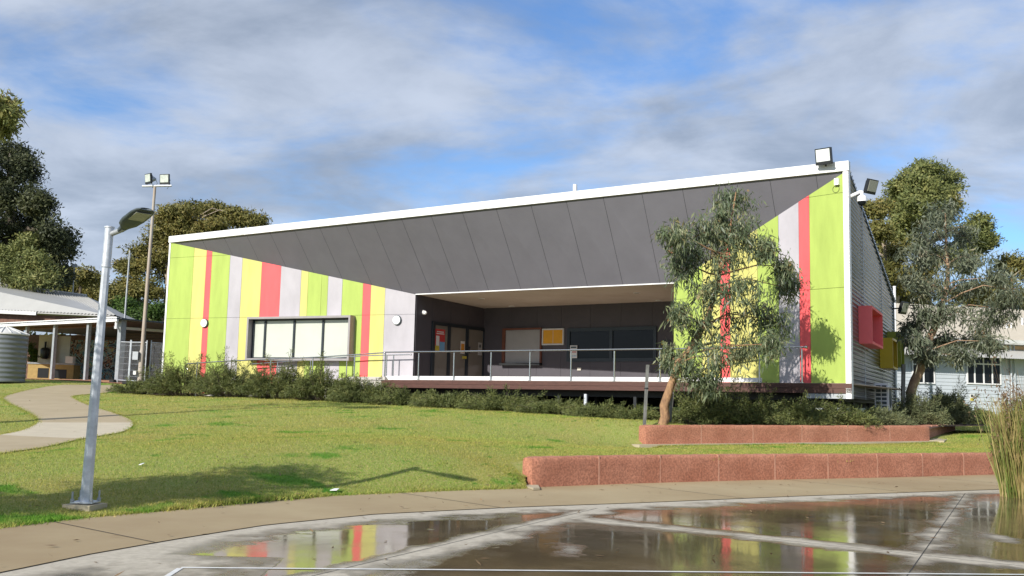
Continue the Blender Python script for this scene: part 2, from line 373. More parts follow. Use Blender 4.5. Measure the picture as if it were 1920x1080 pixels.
nfree = int(np.argmin(np.linalg.norm(fr-np.array([.285, 15.21]), axis=1)))
def lawnz(P):
    z = tz(P); z[:nfree] = ZP-.02; z[200:200+nfree] = np.minimum(z[200:200+nfree], ZP+.05); return z
lawn = tag(sheet('lawn', fr, bk, 150, LAWN, lawnz, 1.7), kind='structure')
g = MB(); g.add([(-1500, -300, -.25), (1500, -300, -.25), (1500, 70, -.25), (-1500, 70, -.25)], [(0, 1, 2, 3)])
g.add([(-1500, 66, 2.0), (1500, 66, 2.0), (1500, 3500, 2.0), (-1500, 3500, 2.0)], [(0, 1, 2, 3)])
tag(g.build('ground', mat('far_grassy_ground', (.12, .13, .05), .95, var=.3, scale=.05)), kind='structure')

# footpath ring
pe = resample(plazaE, 160); fe = resample(frontE, 160)
tag(sheet('footpath', pe, fe, 14, MT['conc'], lambda P: np.full(len(P), ZP+.008)+.018*np.tile(np.linspace(0, 1, 14)[:, None], (1, 160)).ravel()), kind='structure')

fpath = [o for o in bpy.data.objects if o.name == 'footpath'][0]
for i_ in (24, 43, 59, 73, 87, 100, 118, 138):
    p, q_ = pe[i_], fe[min(159, i_+2)]; d_ = (q_-p)/np.linalg.norm(q_-p); n_ = np.array([-d_[1], d_[0]])*.007; o_ = MB()
    o_.quad((*(p-n_), ZP+.012), (*(q_-n_), ZP+.03), (*(q_+n_), ZP+.03), (*(p+n_), ZP+.012)); o_.build('control_joint', MT['grout'], fpath)
# wet court
def seg_d(P, a, b):
    a = np.array(a); b = np.array(b); ab = b-a; t = np.clip(((P-a)@ab)/(ab@ab), 0, 1); return np.linalg.norm(P-(a+t[:, None]*ab), axis=1)
def court_mat():
    m = bpy.data.materials.new('wet_court_concrete'); m.use_nodes = True; t = m.node_tree; b = t.nodes['Principled BSDF']
    c = t.nodes.new('ShaderNodeTexCoord'); at_ = t.nodes.new('ShaderNodeAttribute'); at_.attribute_name = 'crown'
    at2 = t.nodes.new('ShaderNodeAttribute'); at2.attribute_name = 'groove'
    def noise(s, d, off=0, st=(1, 1, 1), r=.6):
        n = t.nodes.new('ShaderNodeTexNoise'); n.inputs['Scale'].default_value = s; n.inputs['Detail'].default_value = d; n.inputs['Roughness'].default_value = r
        mm = t.nodes.new('ShaderNodeMapping'); mm.inputs['Location'].default_value = (off, off*.7, 0); mm.inputs['Scale'].default_value = st
        t.links.new(c.outputs['Object'], mm.inputs[0]); t.links.new(mm.outputs[0], n.inputs['Vector']); return n.outputs['Fac']
    def mth(op, a, bb, cc=None):
        n = t.nodes.new('ShaderNodeMath'); n.operation = op
        for i, v in enumerate((a, bb, cc)):
            if v is None: continue
            if isinstance(v, (int, float)): n.inputs[i].default_value = v
            else: t.links.new(v, n.inputs[i])
        return n.outputs[0]
    def rng(v, a, bb, c0=0, c1=1):
        r = t.nodes.new('ShaderNodeMapRange'); r.interpolation_type = 'SMOOTHSTEP'; r.inputs['From Min'].default_value = a; r.inputs['From Max'].default_value = bb
        r.inputs['To Min'].default_value = c0; r.inputs['To Max'].default_value = c1; t.links.new(v, r.inputs['Value']); return r.outputs[0]
    def mix(f, a, bb):
        x = t.nodes.new('ShaderNodeMix'); x.data_type = 'RGBA'; t.links.new(f, x.inputs[0])
        for i, v in ((6, a), (7, bb)):
            if isinstance(v, tuple): x.inputs[i].default_value = (*v, 1)
            else: t.links.new(v, x.inputs[i])
        return x.outputs[2]
    d = mth('ADD', at_.outputs['Fac'], mth('MULTIPLY', mth('SUBTRACT', noise(2.3, 6), .5), .75))
    d = mth('SUBTRACT', d, mth('MULTIPLY', rng(noise(1.3, 5, 21), .66, .78), .3))
    wet = rng(d, .16, .32); damp = rng(d, -.02, .24)
    brown = mix(rng(noise(.9, 5, 7), .35, .65), (.155, .118, .062), (.088, .066, .036))
    dry = mix(rng(noise(14, 5, 4), .3, .7), (.41, .37, .30), (.51, .465, .38))
    greyd = mix(rng(noise(.35, 3, 30), .45, .6), (.20, .175, .13), (.14, .112, .072))
    colr = mix(wet, mix(damp, dry, greyd), brown)
    t.links.new(colr, b.inputs['Base Color'])
    rough = mth('ADD', rng(damp, 0, 1, .75, .32), mth('MULTIPLY', wet, -.255)); rough = mth('ADD', rough, mth('MULTIPLY', rng(noise(1.7, 6, 12), .45, .68), .07)); t.links.new(rough, b.inputs['Roughness'])
    b.inputs['Specular IOR Level'].default_value = .5; b.inputs['IOR'].default_value = 1.30
    wv = noise(2.6, 2, 3, (1, .4, 1), .4); hb = mth('MULTIPLY', noise(120, 3, 2), mth('SUBTRACT', 1.0, wet))
    bp = t.nodes.new('ShaderNodeBump'); bp.inputs['Distance'].default_value = .01; bp.inputs['Strength'].default_value = .35; t.links.new(hb, bp.inputs['Height'])
    bp2 = t.nodes.new('ShaderNodeBump'); bp2.inputs['Distance'].default_value = .012; bp2.inputs['Strength'].default_value = .16; t.links.new(wv, bp2.inputs['Height']); t.links.new(bp.outputs[0], bp2.inputs['Normal'])
    t.links.new(bp2.outputs[0], b.inputs['Normal'])
    return m
gx = np.arange(-7, 24.01, .07); gy = np.arange(2, 26.01, .07); GX, GY = np.meshgrid(gx, gy); CP = np.c_[GX.ravel(), GY.ravel()]
JT = [((-2.262, 5.491), (1.115, 12.636)), ((0.718, 11.552), (4.329, 8.619)), ((4.329, 8.619), (7.020, 6.396)), ((7.301, 16.333), (2.028, 5.850)), ((1.115, 12.636), (0.718, 11.552))]
dj = [seg_d(CP, *j) for j in JT]
edge = np.min([seg_d(CP, plazaE[i], plazaE[i+1]) for i in range(len(plazaE)-1)], axis=0)
side = (CP[:, 0]+1.48*.78)*6.16-(CP[:, 1]-10.04*.78)*2.91      # >0 right of joint 1
crown = np.minimum.reduce([np.where(side > 0, dj[0]*.8, dj[0]*2.0)-.05, dj[1]*1.1-.03, dj[2]*1.1-.03, dj[3]*1.0+.12, edge*.55-.12])
spots = [atz(190, 1073, ZP), atz(1880, 1008, ZP), atz(1067, 1031, ZP)]
for sp_, rr in zip(spots, (.2, .12, .03)):
    crown = np.minimum(crown, np.linalg.norm((CP-np.array(sp_)[:2])*[1, .55], axis=1)-rr*.6+.12)
inside = (side < 0)
crown = np.where((CP[:, 0] < -1.7) & (CP[:, 1] < 8.2), np.minimum(crown, .14+.06*np.sin(CP[:, 0]*3)), crown)
k = len(gx); i = (np.arange(len(gy)-1)[:, None]*k+np.arange(k-1)[None]).ravel(); Fc = np.stack([i, i+1, i+k+1, i+k], 1)
court = tag(np_mesh('court', np.c_[CP, np.full(len(CP), ZP)], Fc, court_mat(), attr={'crown': crown, 'groove': np.minimum.reduce(dj)}), kind='structure')
cj = MB()
for (p, q_) in JT[:4]:
    p = V(*p, ZP+.003); q_ = V(*q_, ZP+.003); d_ = unit(q_-p); n_ = V(-d_[1], d_[0], 0)*.004; cj.quad(p-n_, q_-n_, q_+n_, p+n_)
for p, q_ in zip(cj.v[::4], cj.v[2::4]): pass
for i_, (p, q_) in enumerate(JT[:4]):
    o_ = MB(); o_.add(cj.v[i_*4:i_*4+4], [(0, 1, 2, 3)]); o_.build('control_joint', MT['grout'], court)
pl = MB(); a, b_ = V(-2.379, 7.589, ZP+.004), V(7.02, 8.424, ZP+.004); dr = unit(b_-a); nr = V(-dr[1], dr[0], 0)*.022
pl.quad(a-nr, b_-nr, b_+nr, a+nr)
a2 = V(-2.356, 7.207, ZP+.004); a2 = a+unit(a2-a)*2.5; dr2 = unit(a2-a); nr2 = V(-dr2[1], dr2[0], 0)*.022
pl.quad(a-nr2+dr2*.03, a+nr2+dr2*.03, a2+nr2, a2-nr2)
pl.build('painted_line', mat('worn_white_line_paint', (.70, .70, .68), .5, var=.12, scale=9), court)

# curving side path (two slabs tones)
ST = [((120, 722.5), (205, 723.5)), ((83, 727), (233, 729)), ((40, 735), (194, 738)), ((8, 745), (140, 743)), ((14, 755), (144, 751)), ((38, 767), (170, 762)), ((67, 783), (225, 780)), ((70, 794), (249, 794)),
      ((43, 808), (230, 811)), ((0, 817.5), (156, 824)), ((-60, 828), (78, 841)), ((-140, 842), (0, 852)), ((-220, 856), (-120, 882))]
def drop(px, py):
    r = (px-960)/F*CR-(py-540)/F*CU+_f; lo = None
    for Y in np.arange(8, 70, .12):
        P = r*(Y/r[1])+np.array([0, 0, EYE])
        if P[2] < tz(P[:2])[0]: return P
    return r*(60/r[1])+np.array([0, 0, EYE])
def catmull(P, k):
    P = np.array(P); Q = np.r_[[2*P[0]-P[1]], P, [2*P[-1]-P[-2]]]; out = []
    for i_ in range(1, len(Q)-2):
        for t_ in np.linspace(0, 1, k, endpoint=False):
            a_, b2_, c2_, d2_ = Q[i_-1], Q[i_], Q[i_+1], Q[i_+2]
            out.append(.5*(2*b2_+(c2_-a_)*t_+(2*a_-5*b2_+4*c2_-d2_)*t_**2+(3*b2_-a_-3*c2_+d2_)*t_**3))
    return np.array(out+[Q[-2]])
Lw = catmull([drop(*p[0])[:2] for p in ST], 8); Rw = catmull([drop(*p[1])[:2] for p in ST], 8)
PATHPOLY = np.r_[Lw, Rw[::-1]]
def path_sheet(i0, i1, m, nm):
    rows = 5; t = np.linspace(0, 1, rows); Pp = (Lw[None, i0:i1]*(1-t[:, None, None])+Rw[None, i0:i1]*t[:, None, None]); kk = i1-i0
    Pp = Pp.reshape(-1, 2); z = tz(Pp)+.022; j = (np.arange(rows-1)[:, None]*kk+np.arange(kk-1)[None]).ravel()
    return np_mesh(nm, np.c_[Pp, z], np.stack([j, j+1, j+kk+1, j+kk], 1)[:, ::-1], m)
pth = tag(path_sheet(0, 57, MT['pathc'], 'curved_path'), kind='structure')
tag(path_sheet(56, 73, MT['pathp'], 'curved_path'), kind='structure'); tag(path_sheet(72, 97, MT['pathc'], 'curved_path'), kind='structure')
# brick paving by the shelter
pv = MB(); q = [at(20, 713, 46)[:2], at(330, 716, 46)[:2], at(420, 716, 58)[:2], at(20, 713, 60)[:2]]
nP = 12; G = [[(np.array(q[0])*(1-u)+np.array(q[1])*u)*(1-v)+(np.array(q[3])*(1-u)+np.array(q[2])*u)*v for u in np.linspace(0, 1, nP)] for v in np.linspace(0, 1, nP)]
for a in range(nP-1):
    for b_ in range(nP-1):
        c4 = [G[a][b_], G[a][b_+1], G[a+1][b_+1], G[a+1][b_]]; pv.add([(*p, float(tz(p)[0])+.03) for p in c4], [(0, 1, 2, 3)])
tag(pv.build('brick_paving', MT['brickpave']), kind='structure')

# ------------------------------------------------------------------ retaining walls
def wall_along(name, line, z0, z1, th, label, spacing, endcap=True):
    zf0 = z0 if callable(z0) else (lambda x: z0); zf1 = z1 if callable(z1) else (lambda x: z1)
    L = np.array(line, float); d = np.r_[0, np.cumsum(np.linalg.norm(np.diff(L, axis=0), axis=1))]
    root_loc = (L[0][0], L[0][1], zf0(0)); m = MB(); bk_ = np.array(offs(line, th))
    n = int(d[-1]/spacing); st = np.linspace(0, d[-1], n+1); gap = .012
    def pt(s, o):
        P = np.array([np.interp(s, d, L[:, 0]), np.interp(s, d, L[:, 1])]); Q = np.array([np.interp(s, d, bk_[:, 0]), np.interp(s, d, bk_[:, 1])]); return P+(Q-P)*o
    for i in range(n):
        a, b2 = st[i]+(gap if i else 0), st[i+1]-(gap if i < n-1 else 0); sub = 12; ss = np.linspace(a, b2, sub+1); ns = 8
        # rounded block: profile across
        prof = [(0, 0), (0, .25), (0.0, .5), (0.0, .75), (0.0, .90), (.06, .985), (.2, 1), (.8, 1), (.94, .985), (1, .9), (1, 0)]
        vs = []
        for s in ss:
            for (o, h) in prof:
                p = pt(s, o); e = min(s-a, b2-s); rnd = 0
                pz = zf0(s)+(zf1(s)-zf0(s))*h
                jx = (rs.rand(2)-.5)*.008; oo = (.03 if ((i == 0 and s-a < .03) or (i == n-1 and b2-s < .03)) else 0)
                pp = pt(s, o+(oo/th if o < .5 else -oo/th)); vs.append((pp[0]+jx[0], pp[1]+jx[1], pz+(rs.rand()-.5)*.01-oo*h*.6))
        k2 = len(prof); fs = [(u*k2+v, (u+1)*k2+v, (u+1)*k2+v+1, u*k2+v+1) for u in range(sub) for v in range(k2-1)]
        m.add(vs, fs, 0, True); m.add(vs[:k2], [tuple(range(k2))], 0); m.add(vs[-k2:], [tuple(range(k2))[::-1]], 0)
        if i < n-1:
            s0, s1 = st[i+1]-.016, st[i+1]+.016; ins = -.001/th
            m.hexa([(*pt(s0, ins), zf0(s0)), (*pt(s1, ins), zf0(s1)), (*pt(s1, 1-ins), zf0(s1)), (*pt(s0, 1-ins), zf0(s0)),
                    (*pt(s0, ins), zf1(s0)-.002), (*pt(s1, ins), zf1(s1)-.002), (*pt(s1, 1-ins), zf1(s1)-.002), (*pt(s0, 1-ins), zf1(s0)-.002)], 1)
    o = m.build(name, [MT['redwall'], MT['mortar']], None, root_loc); return tag(o, label, 'retaining wall')
wall_along('retaining_wall', resample(smooth_line(wallF, 30), 30), ZP-.05, ZP+.468, .30, 'lower red block retaining wall beside the wet court', 1.264)
uA, uB, uC = at(1212, 836, 24.2), at(1745, 829, 28.6), at(1792, 810, 37)
upl = [tuple(uA[:2]), tuple((uA*.5+uB*.5)[:2]+V(.03, -.05)), tuple(uB[:2])]
lenu = np.linalg.norm(uB[:2]-uA[:2])
wall_along('retaining_wall', resample(upl, 20), lambda s: uA[2]-.06+(uB[2]-uA[2])*s/lenu, lambda s: 1.18+(1.265-1.18)*s/lenu, .36, 'upper red block retaining wall holding the shrub bed by the leaning tree', 1.45)
wall_along('retaining_wall', [tuple(uB[:2]+V(.05, .42)), tuple(uC[:2])], lambda s: uB[2]-.05+(uC[2]-uB[2])*s/9, lambda s: 1.255, .40, 'red block return wall running back from the right end of the upper wall', 1.4)
fo = MB()
def footing(a, b2, w_, z0, t=.03):
    a = np.array(a, float); b2 = np.array(b2, float); d = (b2-a)/np.linalg.norm(b2-a); n = np.array([d[1], -d[0]])
    def zz(p, e): return (float(tz(p)[0]) if z0 is None else z0)+e
    N = 10
    for i in range(N):
        p, q_ = a+(b2-a)*i/N, a+(b2-a)*(i+1)/N
        fo.quad((*p, zz(p, t)), (*(p+n*w_), zz(p+n*w_, t)), (*(q_+n*w_), zz(q_+n*w_, t)), (*q_, zz(q_, t)))
ft = MB(); 
e1 = at(985, 914, 19.2); ftp = [atz(957, 903, ZP+.04), atz(1000, 917.5, ZP+.04), atz(1012, 917, ZP+.04), atz(1003, 900, ZP+.04)]
ft.prism([(p[0], p[1], ZP+.03) for p in ftp], (0, 0, .03))
tag(ft.build('footing_slab', MT['conc_pale']), 'pale concrete footing corner poking out at the left end of the lower wall', 'footing')
ft = MB(); du = unit((uB-uA)*V(1, 1, 0)); nu_ = V(du[1], -du[0], 0); st_ = uA-du*.35
for i in range(24):
    p = st_+du*(lenu+.35)*i/24; q_ = st_+du*(lenu+.35)*(i+1)/24; zp = uA[2]+(uB[2]-uA[2])*i/24; zq = uA[2]+(uB[2]-uA[2])*(i+1)/24
    ft.hexa([V(p[0], p[1], zp-.1)+nu_*.22, V(q_[0], q_[1], zq-.1)+nu_*.22, V(q_[0], q_[1], zq-.1)-nu_*.1, V(p[0], p[1], zp-.1)-nu_*.1,
             V(p[0], p[1], zp+.035)+nu_*.22, V(q_[0], q_[1], zq+.035)+nu_*.22, V(q_[0], q_[1], zq+.035)-nu_*.1, V(p[0], p[1], zp+.035)-nu_*.1])
dv = unit((uC-uB)*V(1, 1, 0)); nv_ = V(dv[1], -dv[0], 0)
for i in range(10):
    p = uB+(uC-uB)*i/10; q_ = uB+(uC-uB)*(i+1)/10
    ft.hexa([p+nv_*.35-ZZ*.1, q_+nv_*.35-ZZ*.1, q_-nv_*.05-ZZ*.1, p-nv_*.05-ZZ*.1, p+nv_*.35+ZZ*.05, q_+nv_*.35+ZZ*.05, q_-nv_*.05+ZZ*.05, p-nv_*.05+ZZ*.05])
tag(ft.build('footing_slab', MT['conc_pale']), 'pale concrete footing strip along the foot of the upper wall', 'footing')

# garden bed behind the upper wall and in front of the hall
bl = [at(225, 737, 42.6), at(450, 744, 38.8), at(710, 756, 34.8), at(900, 767, 31.8), at(1130, 783, 27.6), at(1290, 792, 26.2), at(1420, 793, 26.9), at(1745, 795, 28.9)]
frb = [tuple(p[:2]) for p in bl]+[tuple(uC[:2]-V(.3, 0))]
bkb = [tuple(B(30.5, 3, 0)[:2]), tuple(B(20, 4, 0)[:2]), tuple(B(10, 12, 0)[:2]), tuple(B(-2, 12, 0)[:2]), tuple(B(-8, 14, 0)[:2])]
def bedz(P):
    z = tz(P); y = np.clip((P[:, 1]-24)/22, 0, 1); zb = 1.16+.85*np.clip((P[:, 1]-26.5)/16, 0, 1)
    return np.where(P[:, 0] > 3.0, np.maximum(z+.02, np.where(P[:, 1] < 40, 1.14+.012*np.clip(P[:, 1]-26, 0, 20), z)), np.maximum(z+.03, zb*0))
tag(sheet('garden_bed', resample(frb, 90), resample(bkb, 90), 30, MT['soil'], bedz), kind='structure')

# ------------------------------------------------------------------ the hall
hall = thing('community_hall', B(14.5, 0, -1.0), 'long flat topped hall clad in green, yellow, coral and grey panels with a recessed veranda', 'building')
aL = math.radians(9); aR = math.radians(13)
ZF, ZT = 5.892, 6.165
OPL = (16.8, 1.95, 3.32); OPR = (5.80, 1.36, 3.17)
LWL = (29.03-16.8)/math.cos(aL); RWL = 5.80/math.cos(aR)
def WL(u, z, o=0):  # left wall: u from left corner, o outward
    return B(29.03-u*math.cos(aL)-o*math.sin(aL), u*math.sin(aL)-o*math.cos(aL), z)
def WR(v, z, o=0):
    return B(v*math.cos(aR)+o*math.sin(aR), v*math.sin(aR)-o*math.cos(aR), z)
def panels(W, bounds, cols, topz, joints, zb, nm, flip):
    order = ['green', 'yellow', 'red', 'silver']; m = MB(); g2 = .005
    for (u0, u1, c) in zip(bounds[:-1], bounds[1:], cols):
        lev = [zb(u0)]+[j for j in joints]+[99]
        for l0, l1 in zip(lev[:-1], lev[1:]):
            a0, a1 = u0+g2, u1-g2; lo = l0+(g2 if l0 in joints else 0)
            t0, t1 = min(topz(a0), l1-g2), min(topz(a1), l1-g2)
            if max(t0, t1) <= lo+.01: continue
            poly = [(a0, max(lo, zb(a0))), (a1, max(lo, zb(a1)))]
            if lo > topz(a1) or lo > topz(a0):       # triangle cut
                ts = np.linspace(a0, a1, 400); ok = [x for x in ts if topz(x) > lo]; a0, a1 = ok[0], ok[-1]; t0, t1 = min(topz(a0), l1-g2), min(topz(a1), l1-g2); poly = [(a0, lo), (a1, lo)]
            top = [(a1, t1)]
            if (topz(a0) > l1-g2) != (topz(a1) > l1-g2):
                ts = np.linspace(a0, a1, 400); cr_ = min(ts, key=lambda x: abs(topz(x)-(l1-g2))); top.append((cr_, l1-g2))
            top.append((a0, t0)); poly = poly+[p for p in top]
            pp = [W(u, z, 0) for u, z in poly]; nrm = W(0, 0, .014)-W(0, 0, 0)
            m.prism(pp, nrm, order.index(c))
    m.prism([W(bounds[0], zb(bounds[0]), -.02), W(bounds[-1], zb(bounds[-1]), -.02), W(bounds[-1], topz(bounds[-1])-.01, -.02), W(bounds[0], topz(bounds[0])-.01, -.02)], W(0, 0, .012)-W(0, 0, 0), 4)
    return m.build('wall', [MT[c] for c in order]+[MT['grout']], hall)
ub = [0, 1.36, 2.05, 2.35, 3.33, 3.99, 5.01, 6.0, 7.02, 7.37, 8.03, 8.34, 9.03, 10.0, 10.37, 11.02, LWL]
uc = 'green yellow red green silver yellow red silver yellow green green silver green red yellow silver'.split()
panels(WL, ub, uc, lambda u: ZF+(OPL[2]-ZF)*u/LWL, [2.56, 5.22], lambda u: -1.0+.9*min(1, u/10.5), 'l', 1)
vb = [0, 1.16, 1.50, 2.17, 2.88, 3.84, 4.2, 4.86, RWL]
vc = 'green red silver green yellow red yellow green'.split()
panels(WR, vb, vc, lambda v: ZF+(OPR[2]-ZF)*v/RWL, [2.64, 5.3], lambda u: 0.004, 'r', 1)
# soffit: tilted charcoal panels
so = MB(); js = [29.0, 28.36, 26.99, 25.62, 24.25, 22.88, 21.51, 20.14, 18.77, 17.40, 16.03, 14.66, 13.27, 11.83, 10.42, 9.05, 7.68, 6.31, 4.94, 3.57, 2.20, .86, .02]
def sof(s, t):   # t 0 top (front) .. 1 at the lower edge; triangles left and right
    return s
A0, A1 = B(29.0, 0, ZF), B(.02, 0, ZF); C0, C1 = B(*OPL), B(*OPR)
def lower(s):
    if s >= OPL[0]: k_ = (29.03-s)/(29.03-OPL[0]); return B(s, OPL[1]*k_, ZF+(OPL[2]-ZF)*k_)
    if s <= OPR[0]: k_ = s/OPR[0]; return B(s, OPR[1]*k_, ZF+(OPR[2]-ZF)*k_)
    k_ = (OPL[0]-s)/(OPL[0]-OPR[0]); return B(s, OPL[1]+(OPR[1]-OPL[1])*k_, OPL[2]+(OPR[2]-OPL[2])*k_)
for s0, s1 in zip(js[:-1], js[1:]):
    e0, e1 = s0-.006, s1+.006
    cuts = sorted({e0, e1}|{c for c in (OPL[0], OPR[0]) if e1 < c < e0}, reverse=True)
    for c0, c1 in zip(cuts[:-1], cuts[1:]):
        a, b_, c, d = B(c0, 0, ZF), B(c1, 0, ZF), lower(c1), lower(c0)
        so.add([a, b_, c, d], [(0, 1, 2, 3)], 0)
        off = NN*.012+ZZ*.01
        so.add([a+off, B(c1-.012, 0, ZF)+off, lower(c1-.012)+off, d+off], [(0, 1, 2, 3)], 1)
so.build('soffit', [MT['soffit'], MT['grout']], hall)
mb = MB(); dsl = unit(C1-C0)
mb.box(C0-NN*.03-ZZ*.015, C1-C0, NN*.05, ZZ*.035); mb.build('opening_trim', MT['white'], hall)
# roof and fascia
mb = MB(); mb.box(B(29.10, -.07, ZF+.001), -DD*29.17, NN*.07, ZZ*(ZT-ZF)); mb.box(B(-.07, 0, ZF+.001), -(-DD)*.05, NN*.12, ZZ*(ZT-ZF)); mb.build('fascia', MT['white'], hall)
mb = MB(); rb = [B(29.02, .0, ZT-.04), B(-.02, .0, ZT-.04), B(1.36, 11.6, 3.44), B(27.6, 11.6, 3.44)]
mb.prism(rb, ZZ*-.07); rf = mb.build('roof', MT['corr'], hall)
mb = MB()
for i in range(46):      # ribbed roof edge along the side
    t0 = (i+.5)/46; p = B(1.37*t0-.06, 11.6*t0, ZT-.03+(3.45-ZT)*t0); mb.tube([p+DD*.03, p+DD*.25], .03, 6)
mb.build('roof_edge', MT['corr'], rf)
mb = MB(); mb.tube([B(8.95, .4, 5.9), B(8.95, .4, 6.5)], .07, 10); mb.build('roof_vent', MT['white'], rf)
for i_, s_ in enumerate((6.2, 12.3, 18.4, 24.5)):
    mb = MB(); mb.box(B(s_, -.073, ZF+.004), -DD*.16, NN*.003, ZZ*(ZT-ZF-.008)); mb.build('flashing_lap', MT['offwhite'], rf)
# corner trims
mb = MB(); mb.box(B(-.06, -.02, -.42), DD*.16, -NN*.02, ZZ*(ZF+.42)); mb.box(B(-.06, -.04, -.42), DD*.02, NN*.16, ZZ*(ZF+.42)); mb.build('corner_trim', MT['white'], hall)
mb = MB(); mb.box(WL(0, -1.0, .002)+DD*.06, -DD*.10, -NN*.03, ZZ*(ZF+1.0)); mb.build('corner_trim', MT['white'], hall)
# right side corrugated wall
sd_ = unit(DD*.124+NN*.992); sn = unit(DD*-.992+NN*.124)
def SW(n, z, o=0): return P0+sd_*n+sn*o+ZZ*z
def nend(z): return min(11.6, (6.12-z)/.2345)
zs = np.arange(-.40, 6.05, .03); vs = []; fs = []
mb = MB()
for z0, z1 in zip(zs[:-1], zs[1:]):
    f_ = lambda z: .022*math.sin(2*PI*z/.12)
    mb.quad(SW(.08, z0, f_(z0)), SW(nend(z0), z0, f_(z0)), SW(nend(z1), z1, f_(z1)), SW(.08, z1, f_(z1)))
sw = mb.build('side_wall', MT['corr'], hall)
for n_ in (3.0, 7.6):
    mb = MB(); mb.box(SW(n_, -.40, .02), sd_*.05, sn*.014, ZZ*(6.12-.2345*n_+.40)); mb.build('sheet_joint', MT['galv'], sw)
mb = MB(); mb.box(SW(11.55, -.40, .0), sd_*.06, sn*.05, ZZ*3.78); mb.build('corner_trim', MT['galv'], hall)
# other walls (left side and rear) close the body
mb = MB(); lb = B(27.6, 11.6, 0)
mb.prism([B(29.02, .05, -1.), lb-ZZ*1., lb+ZZ*3.4, B(29.02, .05, 6.05)], NN*0+DD*-.08)
mb.prism([lb-ZZ*1., SW(11.6, -.6), SW(11.6, 3.35), lb+ZZ*3.4], NN*-.1); mb.build('rear_wall', MT['corr'], hall)
# side window hoods
def hood(n0, n1, z0, z1, o, m_, nm):
    t = .07; b = MB()
    b.box(SW(n0, z0), sd_*(n1-n0), sn*o, ZZ*t); b.box(SW(n0, z1-t), sd_*(n1-n0), sn*o, ZZ*t)
    b.box(SW(n0, z0+t), sd_*t, sn*o, ZZ*(z1-z0-2*t)); b.box(SW(n1-t, z0+t), sd_*t, sn*o, ZZ*(z1-z0-2*t))
    h = b.build('window_hood', m_, hall)
    b = MB(); b.box(SW(n0+t, z0+t, .02), sd_*(n1-n0-2*t), sn*.02, ZZ*(z1-z0-2*t)); b.build('pane', MT['glass'], h)
    return h
MT['redhood'] = mat('coral_gloss_paint', (.93, .15, .16), .45, var=.03); MT['yelhood'] = mat('mustard_gloss_paint', (.66, .46, .02), .4, var=.03); MT['grnhood'] = mat('olive_gloss_paint', (.32, .36, .04), .4, var=.03)
hood(1.88, 4.55, 1.20, 2.30, .38, MT['redhood'], 'r')['label'] = 'coral red box hood'
hood(7.0, 8.5, .70, 1.72, .42, MT['yelhood'], 'y')['label'] = 'mustard yellow box hood'
hood(9.3, 10.6, .85, 2.10, .46, MT['grnhood'], 'g')['label'] = 'olive green box hood'
# window box on left wall
mb = MB(); u0, u1, z0, z1, o_, t = 4.68, 9.70, .76, 2.53, .36, .085
nl = WL(0, 0, 1)-WL(0, 0, 0); ul = WL(1, 0)-WL(0, 0)
mb.box(WL(u0, z0, .014), ul*(u1-u0), nl*o_, ZZ*t); mb.box(WL(u0, z1-t, .014), ul*(u1-u0), nl*o_, ZZ*t)
mb.box(WL(u0, z0+t, .014), ul*t, nl*o_, ZZ*(z1-z0-2*t)); mb.box(WL(u1-t, z0+t, .014), ul*t, nl*o_, ZZ*(z1-z0-2*t))
wb = mb.build('window_box', mat('grey_box_frame', (.30, .28, .28), .5, var=.08), hall)
mb = MB(); i0, i1 = u0+t, u1-t
for uu in (i0, 5.35, 6.80, 8.20, i1-.07): mb.box(WL(uu, z0+t, .03), ul*.085, nl*.07, ZZ*(z1-z0-2*t))
for zz_ in (z0+t, z1-t-.06): mb.box(WL(i0+.086, zz_, .032), ul*(i1-i0-.16), nl*.06, ZZ*.055)
wf = mb.build('window_frame', MT['frame'], wb)
edges = [i0+.085, 5.35, 5.435, 6.80, 6.885, 8.20, 8.285, i1-.07]
for j in range(4):
    mb = MB(); mb.box(WL(edges[2*j], z0+t+.05, .034), ul*(edges[2*j+1]-edges[2*j]), nl*.012, ZZ*(z1-z0-2*t-.1)); mb.build('pane', MT['blind'], wf)
# recess
BK = 6.5; CZ = 3.2
def clad(m, o, ax, L_, zt, joints, nrm, thick=.014, holes=()):
    for a, b_ in zip(joints[:-1], joints[1:]):
        m.box(o+ax*(a+.004), ax*(b_-a-.008), nrm*thick, ZZ*zt, 0)
    m.box(o-nrm*.03, ax*L_, nrm*.028, ZZ*zt, 1)
mb = MB(); clad(mb, B(16.8, BK, 0), -DD, 16.8-4.6, 3.25, [0, 1.33, 2.66, 3.8, 5.13, 6.46, 7.78, 9.1, 10.4, 12.2], -NN)
mb.build('veranda_wall', [MT['dark'], MT['grout']], hall)
mb = MB(); clad(mb, B(16.8, 1.99, 0), NN, BK-1.99, 3.3, [0, .98, 2.2, 3.4, BK-1.99], -DD); mb.build('veranda_wall', [MT['dark'], MT['grout']], hall)
mb = MB(); mb.box(B(4.6, 1.3, 0), NN*(BK-1.2), -DD*.1, ZZ*3.25); mb.build('veranda_wall', MT['dark'], hall)
mb = MB(); mb.add([C0, C1, B(4.6, 1.2, OPR[2]), B(4.6, BK, CZ-.02), B(16.8, BK, CZ)], [(0, 4, 3, 2, 1)]); ce = mb.build('veranda_ceiling', MT['ceil'], hall)
mb = MB()
